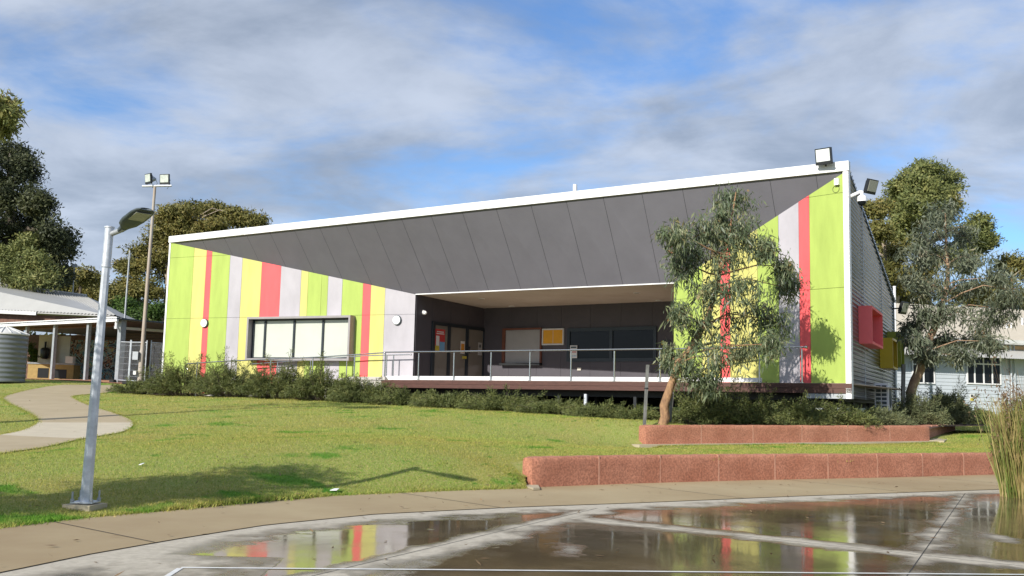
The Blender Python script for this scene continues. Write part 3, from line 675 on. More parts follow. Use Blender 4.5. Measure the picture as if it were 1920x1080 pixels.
for (px, py) in ((903, 560), (960, 572), (1194, 546), (1238, 561)):
    r = (px-960)/F*CR-(py-540)/F*CU+_f; tt = (P0[2]+3.235-EYE)/r[2]; p = r*tt+V(0, 0, EYE); n_ = float((p-P0)@NN); s_ = float((p-P0)@DD); n_ = min(max(n_, 2.6), 6); 
    cz = 3.32+(s_-16.8)*.0136; cz = cz+(3.19-cz)*(n_-1.7)/4.8
    c_ = B(s_, n_, cz-.03); mb = MB(); mb.tube([c_, c_+ZZ*.05], .13, 16, 0); mb.tube([c_-ZZ*.006, c_+ZZ*.02], .09, 16, 1); mb.build('downlight', [MT['white'], MT['lens']], ce)
# deck
mb = MB(); mb.box(B(16.9, -.02, -.03), -DD*16.95, NN*6.5, ZZ*.03); dk = mb.build('deck', MT['deck'], hall)
mb = MB(); mb.box(B(16.92, -.045, -.135), -DD*16.98, NN*.035, ZZ*.128); mb.box(B(16.92, -.040, -.275), -DD*16.98, NN*.035, ZZ*.134)
mb.build('deck_fascia', MT['wood'], dk)
mb = MB(); mb.box(B(17.0, .95, -.47), -DD*16.6, NN*.12, ZZ*.2); mb.box(B(28.9, 1.2, -.45), -DD*27.5, NN*10.0, ZZ*.15)
for s_ in np.arange(.7, 16.9, 1.35): mb.box(B(s_, .1, -.2), -DD*.07, NN*.84, ZZ*.16)
mb.build('floor_frame', MT['black'], hall)
mb = MB(); mb.box(B(1.2, -.02, -.42), -DD*1.13, NN*.05, ZZ*.13); mb.build('edge_beam', MT['galv2'], hall)
stn = 0
for n_ in (.35, 3.4, 7.0, 10.4):
    for s_ in np.arange(1.1, 17.5, 2.75):
        mb = MB(); p = B(s_+n_*.1, n_, 0); zb_ = -1.45; mb.cbox(p+ZZ*((zb_-.45)/2), DD, NN, ZZ, .10, .10, -.45-zb_); mb.build('stump', MT['black'], hall)
mb = MB(); p = B(8.2, -.0, 0); mb.cbox(p-ZZ*.85, DD, NN, ZZ, .09, .09, .9); mb.build('stump', MT['galv'], hall)
# concrete ramp along the left wall
def RP(u, o, z): return WL(u, z, o)
rz = lambda u: -1.15+1.15*min(1, max(0, (u-1.2)/9.8))
mb = MB(); us = np.linspace(1.0, LWL+.0, 24)
for a, b_ in zip(us[:-1], us[1:]):
    mb.hexa([RP(a, .02, -1.7), RP(b_, .02, -1.7), RP(b_, 1.98, -1.7), RP(a, 1.98, -1.7), RP(a, .02, rz(a)-.01), RP(b_, .02, rz(b_)-.01), RP(b_, 1.98, rz(b_)-.01), RP(a, 1.98, rz(a)-.01)][::1])
    mb.hexa([RP(a, 1.9, rz(a)-.01), RP(b_, 1.9, rz(b_)-.01), RP(b_, 2.02, rz(b_)-.01), RP(a, 2.02, rz(a)-.01), RP(a, 1.9, rz(a)+.10), RP(b_, 1.9, rz(b_)+.10), RP(b_, 2.02, rz(b_)+.10), RP(a, 2.02, rz(a)+.10)])
mb.build('ramp', mat('pale_ramp_concrete', (.52, .49, .44), .8, var=.1, scale=2), hall)

# doors
dm = MB(); DX = -DD
def DWp(n, z, o): return B(16.8, n, z)+DX*o
for n_ in (2.97, 3.98, 5.20, 6.42): dm.box(DWp(n_, 0.01, .016), NN*.17, DX*.06, ZZ*2.36)
dm.box(DWp(3.141, 2.25, .016), NN*3.28, DX*.055, ZZ*.12); dr_ = dm.build('door_frame', MT['frame'], hall)
for k_, (a, b_) in enumerate(((3.145, 3.975), (4.155, 5.195), (5.375, 6.415))):
    m_ = MB(); m_.box(DWp(a, .03, .02), NN*(b_-a), DX*.02, ZZ*2.21); m_.build('door', MT['blindd'], dr_)
m_ = MB(); m_.box(DWp(5.0, 1.02, .042), NN*.22, DX*.06, ZZ*.10); m_.build('push_bar', MT['pyel'], dr_)
m_ = MB(); m_.box(DWp(5.42, 1.25, .042), NN*.07, DX*.05, ZZ*.28); m_.build('door_handle', MT['steel'], dr_)
def flat_on(name, frame, a, b_, z0, z1, o, t, m_, label, cat, group=None, parts=()):
    # frame(a, z, o): point on a wall; a panel with coloured pieces
    root = thing(name, frame((a+b_)/2, z0, o), label, cat, group)
    ax = frame(1, 0, 0)-frame(0, 0, 0); nr_ = unit(frame(0, 0, 1)-frame(0, 0, 0))
    q_ = MB(); q_.box(frame(a, z0, o), ax*(b_-a), nr_*t, ZZ*(z1-z0)); q_.build('panel', m_, root)
    for (nm, x0, x1, y0, y1, mm) in parts:
        q_ = MB(); w_, h_ = b_-a, z1-z0; q_.box(frame(a+w_*x0, z0+h_*y0, o+t), ax*(w_*(x1-x0)), nr_*.004, ZZ*(h_*(y1-y0))); q_.build(nm, mm, root)
    return root
FB = lambda a, z, o: B(16.8-a, BK, z)-NN*o           # back wall, a = distance from left corner
FD = lambda a, z, o: DWp(a, z, o)
FWR = lambda a, z, o: WR(a, z, o)
flat_on('poster', FD, 3.17, 3.80, 1.20, 2.10, .042, .006, MT['pred'], 'large red, blue and yellow safety poster on the left door', 'poster', None,
        [('blue_block', .46, .98, .02, .45, MT['pblue']), ('yellow_block', .02, .44, .02, .28, MT['pyel']), ('white_note', .10, .42, .26, .70, MT['paper']), ('heading', .15, .85, .86, .90, MT['paper']), ('heading', .12, .9, .78, .82, MT['paper'])])
flat_on('poster', FD, 4.86, 5.14, 1.22, 1.72, .042, .006, MT['paper'], 'narrow orange and white notice beside the push bar on the middle door', 'poster', None, [('orange_block', .1, .9, .1, .8, MT['porange'])])
flat_on('poster', FD, 6.08, 6.36, 1.22, 1.74, .042, .006, mat('grey_paper', (.42, .42, .41), .7, var=.1), 'pale grey notice on the right door', 'poster', None, [('dark_symbol', .3, .7, .60, .85, MT['charcoal']), ('text_line', .15, .85, .35, .38, MT['charcoal'])])
# shutter window
sh = MB(); x0, x1 = 1.03, 2.92
sh.box(FB(x0, .90, .015), -DD*.13, -NN*.10, ZZ*1.42); sh.box(FB(x1-.06, .90, .015), -DD*.06, -NN*.10, ZZ*1.42); sh.box(FB(x0+.13, 2.25, .015), -DD*(x1-x0-.19), -NN*.10, ZZ*.07)
shf = sh.build('shutter_frame', MT['timberred'], hall)
sh = MB(); sh.box(FB(x0-.03, .80, .015), -DD*(x1-x0+.05), -NN*.22, ZZ*.09); sh.build('sill', MT['black'], shf)
sh = MB(); zz_ = np.arange(.90, 2.245, .05)
for z_ in zz_: sh.hexa([FB(x0+.13, z_, .02), FB(x1-.06, z_, .02), FB(x1-.06, z_, .055), FB(x0+.13, z_, .055), FB(x0+.13, z_+.05, .02), FB(x1-.06, z_+.05, .02), FB(x1-.06, z_+.05, .035), FB(x0+.13, z_+.05, .035)])
sh.build('roller_shutter', MT['shutter'], shf)
# notice board
nb = thing('notice_board', FB(3.45, 1.6, .015), 'yellow pinboard in a silver frame beside the shutter', 'notice board')
q_ = MB(); q_.box(FB(2.98, 1.66, .016), -DD*.92, -NN*.04, ZZ*.58); q_.build('pinboard', MT['pin'], nb)
q_ = MB()
for (a, b_, c, d) in ((2.94, 3.95, 1.61, 1.665), (2.94, 3.95, 2.215, 2.27)): q_.box(FB(a, c, .016), -DD*(b_-a), -NN*.07, ZZ*(d-c))
for a in (2.94, 3.90): q_.box(FB(a, 1.666, .016), -DD*.05, -NN*.07, ZZ*.548)
q_.box(FB(3.44, 1.667, .057), -DD*.012, -NN*.004, ZZ*.54)
q_.build('frame', MT['offwhite'], nb)
# dark window
wn_ = MB(); x0, x1, z0, z1 = 4.10, 7.98, .94, 2.26
for a in (x0, 6.0, x1-.13): wn_.box(FB(a, z0, .016), -DD*.13, -NN*.06, ZZ*(z1-z0))
for z_ in (z0, z1-.13): 
    wn_.box(FB(x0+.131, z_, .016), -DD*(6.0-x0-.132), -NN*.058, ZZ*.13); wn_.box(FB(6.131, z_, .016), -DD*(x1-.13-6.132), -NN*.058, ZZ*.13)
wfr = wn_.build('window_frame', MT['frame'], hall)
for a, b_ in ((x0+.13, 6.0), (6.13, x1-.13)):
    wn_ = MB(); wn_.box(FB(a, z0+.12, .02), -DD*(b_-a), -NN*.012, ZZ*(z1-z0-.24)); wn_.build('pane', MT['glass'], wfr)
flat_on('poster', FB, 4.26, 4.58, 1.08, 1.58, .08, .005, MT['paper'], 'white notice with red wording stuck low on the dark veranda window', 'poster', None, [('red_line', .1, .9, .45, .52, MT['pred']), ('dark_picture', .1, .9, .78, .92, MT['charcoal']), ('blue_line', .1, .9, .15, .2, MT['pblue'])])
flat_on('name_plate', FB, 8.15, 8.52, 1.52, 1.74, .016, .02, MT['black'], 'small black plaque with a yellow square emblem right of the dark window', 'sign', None,
        [('yellow_emblem', .06, .17, .52, .86, MT['pyel']), ('yellow_emblem', .19, .30, .52, .86, MT['pyel']), ('yellow_emblem', .06, .17, .14, .48, MT['pyel']), ('yellow_emblem', .19, .30, .14, .48, MT['pyel']), ('text_line', .55, .95, .16, .22, MT['offwhite'])])
flat_on('power_outlet', FB, 4.58, 4.74, .60, .71, .016, .04, MT['cream'], 'small cream power outlet on the dark wall under the window', 'power outlet', None, [('socket', .15, .4, .3, .7, MT['offwhite']), ('socket', .6, .85, .3, .7, MT['offwhite'])])

# railings
def post_mesh(m, p, h, r=.025):
    m.tube([p, p+ZZ*h], r, 8); m.tube([p+ZZ*.0, p+ZZ*.02], r*2.2, 10)
rl = thing('railing', B(8, 0, 0), 'level stainless steel railing along the front edge of the deck', 'railing')
rn = -.10*0+.03
for i in range(-0, 11):
    s_ = 16.575-1.5586*i
    if i == 10: s_ = 1.32
    m = MB(); post_mesh(m, B(s_, rn, 0), .955); m.build('post', MT['steel'], rl)
m = MB(); m.tube([B(16.6, rn, 1.0), B(1.22, rn, 1.0)], .026, 10); m.sphere(B(1.2, rn, 1.0), .045); m.build('top_rail', MT['steel'], rl)
m = MB(); m.box(B(16.55, rn+.05, .012), -DD*14.05, NN*.03, ZZ*.13); m.build('kick_plate', MT['white'], rl)
rr = thing('railing', WL(6, -.5, 1.95), 'sloping outer stainless rail of the ramp beside the shrubs', 'railing')
def ramp_rail(root, o, u0, u1, zfun, posts, hook):
    pts = [WL(u, zfun(u), o) for u in np.linspace(u0, u1, 12)]
    if hook:
        pts = [pts[0]-ZZ*.22+(pts[1]-pts[0])*.02, pts[0]-ZZ*.12-(pts[1]-pts[0])*.12, pts[0]-ZZ*.02-(pts[1]-pts[0])*.05]+pts
    m = MB(); m.tube(pts, .024, 10); m.sphere(pts[-1], .035); 
    if hook: m.sphere(pts[0], .05)
    m.build('top_rail', MT['steel'], root)
    for u in posts:
        m = MB(); p = WL(u, max(rz(u), -1.2), o); post_mesh(m, p, zfun(u)-p[2]+P0[2]-.02); m.build('post', MT['steel'], root)
zr1 = lambda u: np.interp(u, [3.1, 5.0, 9.5, 12.4, 12.7], [.54, .65, .82, .99, 1.0])
ramp_rail(rr, 1.93, 3.1, 12.30, zr1, (3.6, 5.3, 7.2, 9.15, 11.0), True)
ri = thing('railing', WL(9, -.2, .3), 'short sloping inner handrail close to the striped wall under the long window', 'railing')
ramp_rail(ri, .33, 4.9, 12.45, lambda u: np.interp(u, [4.9, 8, 10.3, 12.45], [.60, .80, .95, 1.0]), (6.3, 7.9, 9.6, 11.4, 11.7), False)

# wall mounted fittings
def round_light(u, label):
    root = thing('wall_light', WL(u, 2.34, .014), label, 'wall light', 'round bulkhead lights on the striped wall')
    m = MB(); m.disc(WL(u, 2.34, .014), nl, .19, .07); m.build('rim', MT['charcoal'], root)
    m = MB(); m.disc(WL(u, 2.34, .075), nl, .165, .035); m.build('diffuser', MT['lampwhite'], root)
round_light(2.18, 'round white bulkhead light on the narrow coral stripe left of the long window')
round_light(11.62, 'round white bulkhead light on the pale grey panel beside the veranda opening')
def dome_camera_small():
    root = thing('security_camera', DWp(2.42, 2.67, .016), 'small white dome camera on the dark wall above the doors', 'security camera')
    m = MB(); m.disc(DWp(2.42, 2.67, .016), DX, .09, .06); m.build('mount', MT['white'], root)
    m = MB(); m.sphere(DWp(2.42, 2.65, .10), .075); m.build('dome', MT['lampwhite'], root)
dome_camera_small()
# flood light on fascia
def floodlight(name, c, fwd, up, w_, h_, label, lensm, arm=None, depth=.10, grp=None):
    fwd = unit(fwd); up = unit(np.asarray(up)-fwd*np.dot(up, fwd)); rt = np.cross(fwd, up)
    root = thing(name, c, label, 'floodlight', grp)
    m = MB(); c = np.asarray(c, float)
    m.cbox(c-fwd*depth/2, rt, fwd, up, w_, depth, h_); 
    for i in range(7): m.cbox(c-fwd*(depth+.03)+rt*(i-3)*w_*.12, rt, fwd, up, .012, .06, h_*.7)
    m.build('housing', MT['black'], root)
    m = MB(); m.cbox(c+fwd*.006+up*h_*.06, rt, fwd, up, w_*.86, .012, h_*.74); m.build('lens', lensm, root)
    if arm is not None:
        m = MB(); m.tube([c-fwd*depth*.6, np.asarray(arm)], .025, 8); m.cbox(c-fwd*depth*.5-up*h_*.45, rt, fwd, up, w_*1.1, .03, .04); m.build('bracket', MT['black'], root)
    return root
fdir = unit(-NN*.9-ZZ*.15+DD*.12)
floodlight('floodlight', B(.55, -.34, 6.30), fdir, ZZ, .46, .46, 'black square floodlight with bright lens on the right end of the white fascia', MT['lens'], B(.55, -.07, 6.08))
floodlight('floodlight', SW(2.2, 5.86, .42), unit(sn*.8-ZZ*.3-NN*.45), ZZ, .42, .44, 'grey floodlight sticking out high on the corrugated side wall', MT['lensd'], SW(1.9, 5.55, .0))
floodlight('floodlight', SW(11.2, 3.1, .45), unit(sn*.8-ZZ*.3-NN*.4), ZZ, .40, .46, 'small grey floodlight at the rear corner of the corrugated side wall', MT['lensd'], SW(11.2, 3.1, .0))
# sensor
root = thing('sensor', WR(.25, 5.6, .014), 'small white sensor box with a loop of cable on the top right green panel', 'sensor')
m = MB(); m.box(WR(.33, 5.52, .016), WR(.2, 0)-WR(.33, 0), (WR(0, 0, 1)-WR(0, 0, 0))*.09, ZZ*.19); m.build('case', MT['lampwhite'], root)
m = MB(); m.tube([WR(.32+.10*math.sin(t_), 5.44+.10*math.cos(t_)-.02, .022) for t_ in np.linspace(0, 2*PI, 14)], .006, 5); m.build('cable', MT['black'], root)
# big dome camera on bracket at the corner
root = thing('security_camera', SW(.12, 5.3, .02), 'white dome camera hanging from an arm at the top right corner of the hall', 'security camera')
p0 = SW(.15, 5.20, .02); p1 = SW(.25, 5.33, .36); 
m = MB(); m.tube([p0, p0+sn*.06, p1-sn*.05, p1, p1-ZZ*.12], [.05, .05, .045, .05, .05], 10); m.cbox(p0, sd_, sn, ZZ, .16, .04, .26); m.build('arm', MT['white'], root)
m = MB(); m.tube([p1-ZZ*.10, p1-ZZ*.14, p1-ZZ*.28], [.06, .12, .13], 16); m.build('shroud', MT['white'], root)
m = MB(); m.sphere(p1-ZZ*.29, .115, v0=PI/2, nv=6); m.build('dome', MT['glass'], root)
# air conditioner
root = thing('air_conditioner', SW(3.9, -.75, .3), 'white outdoor air conditioner unit under the coral hood', 'air conditioner')
ac0 = SW(4.4, -.72, .12); m = MB(); m.box(ac0, sd_*1.0, sn*.40, ZZ*.86); m.build('case', MT['white'], root)
m = MB()
for i in range(6):
    for j in range(2): m.box(ac0-sd_*.012+sn*(.04+j*.17)+ZZ*(.08+i*.125), sd_*.008, sn*.14, ZZ*.085)
m.build('grille', MT['charcoal'], root)
m = MB(); m.disc(ac0+sd_*.5+sn*.401+ZZ*.43, sn, .33, .01); m.build('fan_guard', MT['charcoal'], root)
for k_ in (.1, .8):
    m = MB(); m.box(ac0+sd_*k_-ZZ*.6, sd_*.06, sn*.4, ZZ*.598); m.build('leg', MT['galv2'], root)
# white vent pipe behind
m = MB(); pb = at(1677, 620, 40.5); pt_ = at(1677, 538, 40.5); m.tube([pb*V(1, 1, 0)+ZZ*1.2, pt_], .055, 10); m.tube([pt_-ZZ*.02, pt_+ZZ*.03], .065, 10)
tag(m.build('vent_pipe', MT['white'], None, (pb[0], pb[1], 1.2)), 'tall white vent pipe behind the rear corner of the hall', 'pipe')
m = MB(); pb = at(1693, 755, 32.2); pt_ = at(1694, 683, 32.2); m.cbox((pb+pt_)/2, V(1, 0, 0), V(0, 1, 0), pt_-pb, .10, .10, np.linalg.norm(pt_-pb)); 
tag(m.build('stake', MT['stake'], None, pb), 'dark upright post beside the thin tree at the right corner', 'post')

# ------------------------------------------------------------------ street lamp
lb_ = at(160, 948, 10.84); lt = at(205.5, 425, 10.84)
lamp = thing('street_lamp', lb_, 'galvanised street lamp post with a charcoal head standing on the lawn', 'street lamp')
m = MB(); m.tube([lb_, lb_*.985+lt*.015, lt-(lt-lb_)*.12], [.064, .063, .042], 8, smooth=False); m.build('pole', MT['galv'], lamp)
m = MB(); ax_ = unit(lt-lb_); m.tube([lt-ax_*.44, lt-ax_*.015], .046, 14); m.tube([lt-ax_*.015, lt], .053, 14); m.tube([lt-ax_*.445, lt-ax_*.415], .0515, 14); m.build('sleeve', MT['galv'], lamp)
hd = unit(V(.72, -.66, .30)); a0 = lt-ax_*.09
m = MB(); m.tube([a0, a0+V(.13, -.045, .04), a0+V(.13, -.045, .04)+hd*.09], [.028, .028, .033], 12); arm = m.build('arm', MT['galv2'], lamp)
h0 = a0+V(.13, -.045, .04)+hd*.015; upv = unit(ZZ-hd*hd[2]); sv = np.cross(hd, upv)
m = MB(); L_ = .74; prof = [(0, .045, .05), (.08, .055, .055), (.14, .07, .06), (.24, .14, .065), (.36, .165, .06), (.60, .165, .04), (.70, .14, .032), (L_, .08, .028)]
vs = []; 
for (x, hw, th_) in [(p_[0]*.78, p_[1]*.78, p_[2]*.78) for p_ in prof]:
    base = h0+hd*x
    for (a, b_) in ((-1, -.2), (-.8, -.55), (-.3, -.6), (.3, -.6), (.8, -.55), (1, -.2), (.9, .35), (.4, .6), (-.4, .6), (-.9, .35)): vs.append(base+sv*hw*a+upv*th_*b_)
n_ = 10; fs = [(i*n_+j, i*n_+(j+1) % n_, (i+1)*n_+(j+1) % n_, (i+1)*n_+j) for i in range(len(prof)-1) for j in range(n_)]+[tuple(range(n_)), tuple((len(prof)-1)*n_+j for j in range(n_))[::-1]]
m.add(vs, fs, 0, True); hdo = m.build('lamp_head', MT['charcoal'], lamp)
m = MB(); c_ = h0+hd*.43-upv*.0265; m.cbox(c_, hd, sv, upv, .19, .17, .005); m.build('lens', MT['lensd'], hdo)
m = MB(); bp_ = [V(-.19, -.125), V(.125, -.2), V(.19, .11), V(-.095, .2)]; m.prism([(lb_[0]+p[0], lb_[1]+p[1], lb_[2]-.1) for p in bp_], ZZ*.12); m.build('footing', MT['conc_pale'], lamp)
m = MB(); m.cbox(lb_+ZZ*.04, V(1, 0, 0), V(0, 1, 0), ZZ,   .23, .23, .013); m.build('base_plate', MT['galv'], lamp)
for dx, dy in ((-.1, -.1), (.1, -.1), (.1, .1), (-.1, .1)):
    m = MB(); m.tube([lb_+V(dx, dy, .04), lb_+V(dx, dy, .15)], .011, 6); m.tube([lb_+V(dx, dy, .05), lb_+V(dx, dy, .075)], .022, 6); m.build('bolt', MT['galv2'], lamp)

# ------------------------------------------------------------------ floodlight mast
mb_ = at(262, 722, 45.0); mt = at(290.5, 350, 45.0)
mast = thing('light_mast', mb_, 'tall weathered timber mast with a crossbar behind the street lamp', 'light mast')
mid_ = mb_+(mt-mb_)*.17
m = MB(); m.tube([mb_-ZZ*.3, mid_], [.125, .115], 12); m.tube([mid_, mt], [.095, .06], 12); m.build('pole', MT['pole'], mast)
ca, cb = at(267, 349, 45.0), at(322, 348, 45.0); m = MB(); m.tube([ca, cb], .055, 8); m.build('crossbar', MT['galv'], mast)
m = MB(); c_ = at(255, 667, 44.85); m.cbox(c_, V(1, 0, 0), V(0, 1, 0), ZZ, .24, .2, .36); m.build('meter_box', MT['galv2'], mast)
m = MB(); c_ = at(253, 699, 44.8); m.cbox(c_, V(1, 0, 0), V(0, 1, 0), ZZ, .12, .12, .16); m.build('switch_box', MT['white'], mast)
MT['wlens'] = mat('weathered_lamp_glass', (.50, .54, .48), .3, var=.2, scale=8)
def mast_light(px, py, fw, label):
    c = at(px, py, 44.95); r_ = floodlight('floodlight', c, fw, ZZ, .48, .46, label, MT['wlens'], None, .08)
    fw = unit(fw); m = MB(); m.tube([c-fw*.08, c-fw*.28, c-fw*.40], [.20, .12, .06], 10); m.build('back_cone', MT['galv2'], r_)
    m = MB(); rt = np.cross(fw, ZZ); m.tube([c-fw*.4, c-fw*.5-ZZ*.2, c-fw*.25-ZZ*.42], .012, 5); m.tube([c-rt*.2-fw*.1, c-rt*.2-fw*.1-ZZ*.33], .02, 6); m.tube([c+rt*.2-fw*.1, c+rt*.2-fw*.1-ZZ*.33], .02, 6); m.build('bracket', MT['galv2'], r_)
mast_light(277, 335, V(-.62, -.75, -.12), 'left of the two weathered floodlights on the mast crossbar')
mast_light(308, 336, V(-.25, -.95, -.10), 'right of the two weathered floodlights on the mast crossbar')
for lab, (x0, y0, x1, y1, Y_, r0) in {'thin grey antenna pole above the galvanised verandah post': (230, 640, 243.5, 470, 47, .05), 'distant slim lamp pole rising behind the shelter roof': (135, 600, 139.5, 498, 70, .06)}.items():
    p, q_ = at(x0, y0, Y_), at(x1, y1, Y_); m = MB(); m.tube([V(p[0], p[1], 2.0), q_], [r0, r0*.8], 8)
    if Y_ > 60: m.cbox(q_, V(1, .4, 0), V(-.4, 1, 0), ZZ, .35, .2, .22)
    tag(m.build('antenna_pole' if Y_ < 60 else 'distant_lamp_pole', MT['galv2'], None, (p[0], p[1], 2.0)), lab, 'pole')

# ------------------------------------------------------------------ shelter at left
sh_ = thing('picnic_shelter', at(150, 714, 48)*V(1, 1, 0)+ZZ*2.1, 'low picnic shelter with a pale sheet roof and white fascia at the left', 'shelter')
fa, fb = at(-60, 608, 53.2), at(219, 594, 46); ra, rb_, rc, rd = at(-140, 516, 60), at(163, 556, 63), at(219, 592, 48.5), at(-140, 576, 57)
m = MB(); N_ = 60
for i in range(N_):
    t0, t1 = i/N_, (i+1)/N_
    for k_ in range(2):
        a, b_ = t0+(t1-t0)*k_*.5, t0+(t1-t0)*(k_+1)*.5; h_ = (.0, .05) if k_ == 0 else (.05, .0)
        m.quad(rd+(rc-rd)*a+ZZ*h_[0], rd+(rc-rd)*b_+ZZ*h_[1], ra+(rb_-ra)*b_+ZZ*h_[1], ra+(rb_-ra)*a+ZZ*h_[0])
m.quad(ra-ZZ*.06, rb_-ZZ*.06, rc-ZZ*.06, rd-ZZ*.06)
bk1, bk2 = rb_+V(3, 5, -1.6), ra+V(-3, 8, -1.6); m.quad(ra, rb_, bk1, bk2); m.add([rb_, rc, bk1], [(0, 1, 2)])
ro = m.build('roof', MT['roof'], sh_)
m = MB(); m.tube([ra+ZZ*.06, rb_+ZZ*.06], .08, 6); m.build('ridge_cap', MT['roof'], ro)
m = MB(); m.box(rd-ZZ*.16-V(0, .06, 0), (rc-rd)*.62, V(0, .1, 0), ZZ*.18); m.build('gutter', MT['offwhite'], ro)
m = MB(); fz = V(0, 0, .21); m.box(fa-fz, fb-fa, V(.05, .1, 0), fz); m.build('fascia', MT['white'], sh_)
inw = unit(V(-(fb-fa)[1], (fb-fa)[0], 0)); 
m = MB(); m.prism([fa-ZZ*.1, fb-ZZ*.1, fb+inw*11-ZZ*.1, fa+inw*11-ZZ*.1], ZZ*.06); m.build('verandah_roof', MT['charcoal'], sh_)
g0, g1 = at(219, 596, 46.2), at(345, 607, 51); m = MB(); m.box(g0-ZZ*.12, g1-g0, V(0, .1, 0), ZZ*.12); m.box(g0-ZZ*.50+V(-.1, 0, 0), g1-g0, V(0, .12, 0), ZZ*.12); m.tube([g0-ZZ*.05, g0-ZZ*.5], .07, 8); m.build('gutter', MT['white'], sh_)
m = MB(); m.prism([g0-ZZ*.13, g1-ZZ*.13, g1+V(-2, 6, -.1), g0+V(-2, 6, -.1)], ZZ*.05); m.build('verandah_roof', MT['black'], sh_)
for (px, py, Y_, r) in ((44, 712, 50.8, .07), (97, 713, 49.3, .08), (160, 714, 47.6, .08), (222, 715, 46.6, .13)):
    p = at(px, py, Y_); top = p[2]+2.92; m = MB(); lean = at(px+5, 600, Y_)
    m.cbox(V(p[0], p[1], (p[2]-.1+top)/2), fb-fa, inw, ZZ, 2*r, 2*r, top-p[2]+.1); m.build('post', MT['galv2'], sh_)
w0, w1 = at(-60, 700, 65), at(345, 704, 62); m = MB(); m.box(V(w0[0], w0[1], 1.9), (w1-w0)*V(1, 1, 0), V(0, .2, 0), ZZ*3.4); m.build('wall', MT['brick'], sh_)
m = MB(); m.box(rd*V(1, 1, 0)+V(0, .5, 0)+ZZ*5.0, (rc-rd)*V(.98, .98, 0), V(0, .2, 0), ZZ*(rd[2]-5.12)) if False else m.prism([rd*V(1, 1, 0)+V(0, .5, 4.95), rc*V(1, 1, 0)+V(0, .5, 4.95), rc+V(0, .5, -.1), rd+V(0, .5, -.1)], V(0, .2, 0)); m.build('wall', MT['brick'], sh_)
def mural_mat():
    m = bpy.data.materials.new('painted_mural'); m.use_nodes = True; t = m.node_tree; b = t.nodes['Principled BSDF']; b.inputs['Roughness'].default_value = .7
    c = t.nodes.new('ShaderNodeTexCoord'); n = t.nodes.new('ShaderNodeTexNoise'); n.inputs['Scale'].default_value = 1.5; n.inputs['Detail'].default_value = 2; n.inputs['Distortion'].default_value = 2.2
    t.links.new(c.outputs['Object'], n.inputs['Vector']); r = t.nodes.new('ShaderNodeValToRGB'); t.links.new(n.outputs['Fac'], r.inputs[0]); e = r.color_ramp.elements
    r.color_ramp.interpolation = 'CONSTANT'
    for i, (p, cl) in enumerate(((0, (.06, .08, .12)), (.36, (.10, .26, .33)), (.43, (.40, .50, .46)), (.47, (.04, .03, .03)), (.52, (.34, .18, .10)), (.56, (.48, .47, .44)), (.60, (.12, .33, .25)), (.66, (.55, .42, .14)))):
        if i > 1: e.new(p)
        e[i].position = p; e[i].color = (*cl, 1)
    t.links.new(r.outputs[0], b.inputs['Base Color']); return m
a, b_ = at(128, 700, 60), at(226, 702, 59); m = MB(); m.box(V(a[0], a[1], 2.2), (b_-a)*V(1, 1, 0), V(0, .12, 0), ZZ*2.6)
tag(m.build('mural_wall', mural_mat(), None, V(a[0], a[1], 2.2)), 'dark wall covered with a colourful swirling mural under the shelter', 'mural')
a, b_ = at(226, 702, 56), at(345, 702, 55); m = MB()
for i in range(22): m.box(V(a[0], a[1], 2.1+i*.14), (b_-a)*V(1, 1, 0), V(0, .06, 0), ZZ*.115)
tag(m.build('slat_screen', mat('grey_brown_slats', (.10, .09, .08), .8, var=.2), None, V(a[0], a[1], 2.1)), 'dark horizontal slat screen behind the temporary fence', 'screen')
a, b_ = at(70, 680, 58.5), at(102, 680, 58.5); m = MB(); m.box(V(a[0], a[1], a[2]), (b_-a)*V(1, 1, 0), V(0, .08, 0), ZZ*1.62)
tw = thing('wall_panel', V(a[0], a[1], a[2]), 'cream panel with a black jug shape behind the shelter posts', 'panel'); m.build('board', MT['cream'], tw)
m = MB(); c_ = at(84, 665, 58.3); m.tube([c_-ZZ*.25, c_-ZZ*.2, c_+ZZ*.3, c_+ZZ*.38, c_+ZZ*.42, c_+ZZ*.75], [.12, .22, .26, .2, .05, .06], 12); m.tube([c_-V(.22, 0, .1), c_-V(.36, 0, .15), c_-V(.38, 0, .05)], .04, 6); m.build('jug_shape', MT['black'], tw)
a, b_ = at(103, 680, 58.8), at(129, 680, 58.8); m = MB(); m.box(V(a[0], a[1], a[2]), (b_-a)*V(1, 1, 0), V(0, .08, 0), ZZ*1.55); m.box(V(a[0], a[1]-.02, a[2]+.3), (b_-a)*V(1, 1, 0), V(0, .02, 0), ZZ*.08); m.box(V(a[0], a[1]-.02, a[2]+1.1), (b_-a)*V(1, 1, 0), V(0, .02, 0), ZZ*.08)
tag(m.build('wall_panel', MT['offwhite'], None, V(a[0], a[1], a[2])), 'pale grey panel with two dark rails left of the mural', 'panel')
a, b_ = at(51, 706, 57), at(137, 706, 57.6); bq = thing('barbecue_bench', V(a[0], a[1], a[2]), 'cream brick barbecue bench with a dark firebox opening under the shelter', 'barbecue')
ab = (b_-a)*V(1, 1, 0); m = MB(); m.box(V(a[0], a[1], a[2]-.1), ab, V(0, .9, 0), ZZ*.82); m.build('brick_base', MT['ybrick'], bq)
m = MB(); m.box(V(a[0]-.03, a[1]-.05, a[2]+.721), ab*1.03, V(0, 1, 0), ZZ*.09); m.build('bench_top', MT['galv2'], bq)
m = MB(); m.box(V(a[0], a[1]-.012, a[2]-.05)+ab*.22, ab*.24, V(0, .011, 0), ZZ*.55); m.box(V(a[0], a[1]-.012, a[2]-.05)+ab*.55, ab*.3, V(0, .011, 0), ZZ*.5); m.build('firebox', MT['black'], bq)
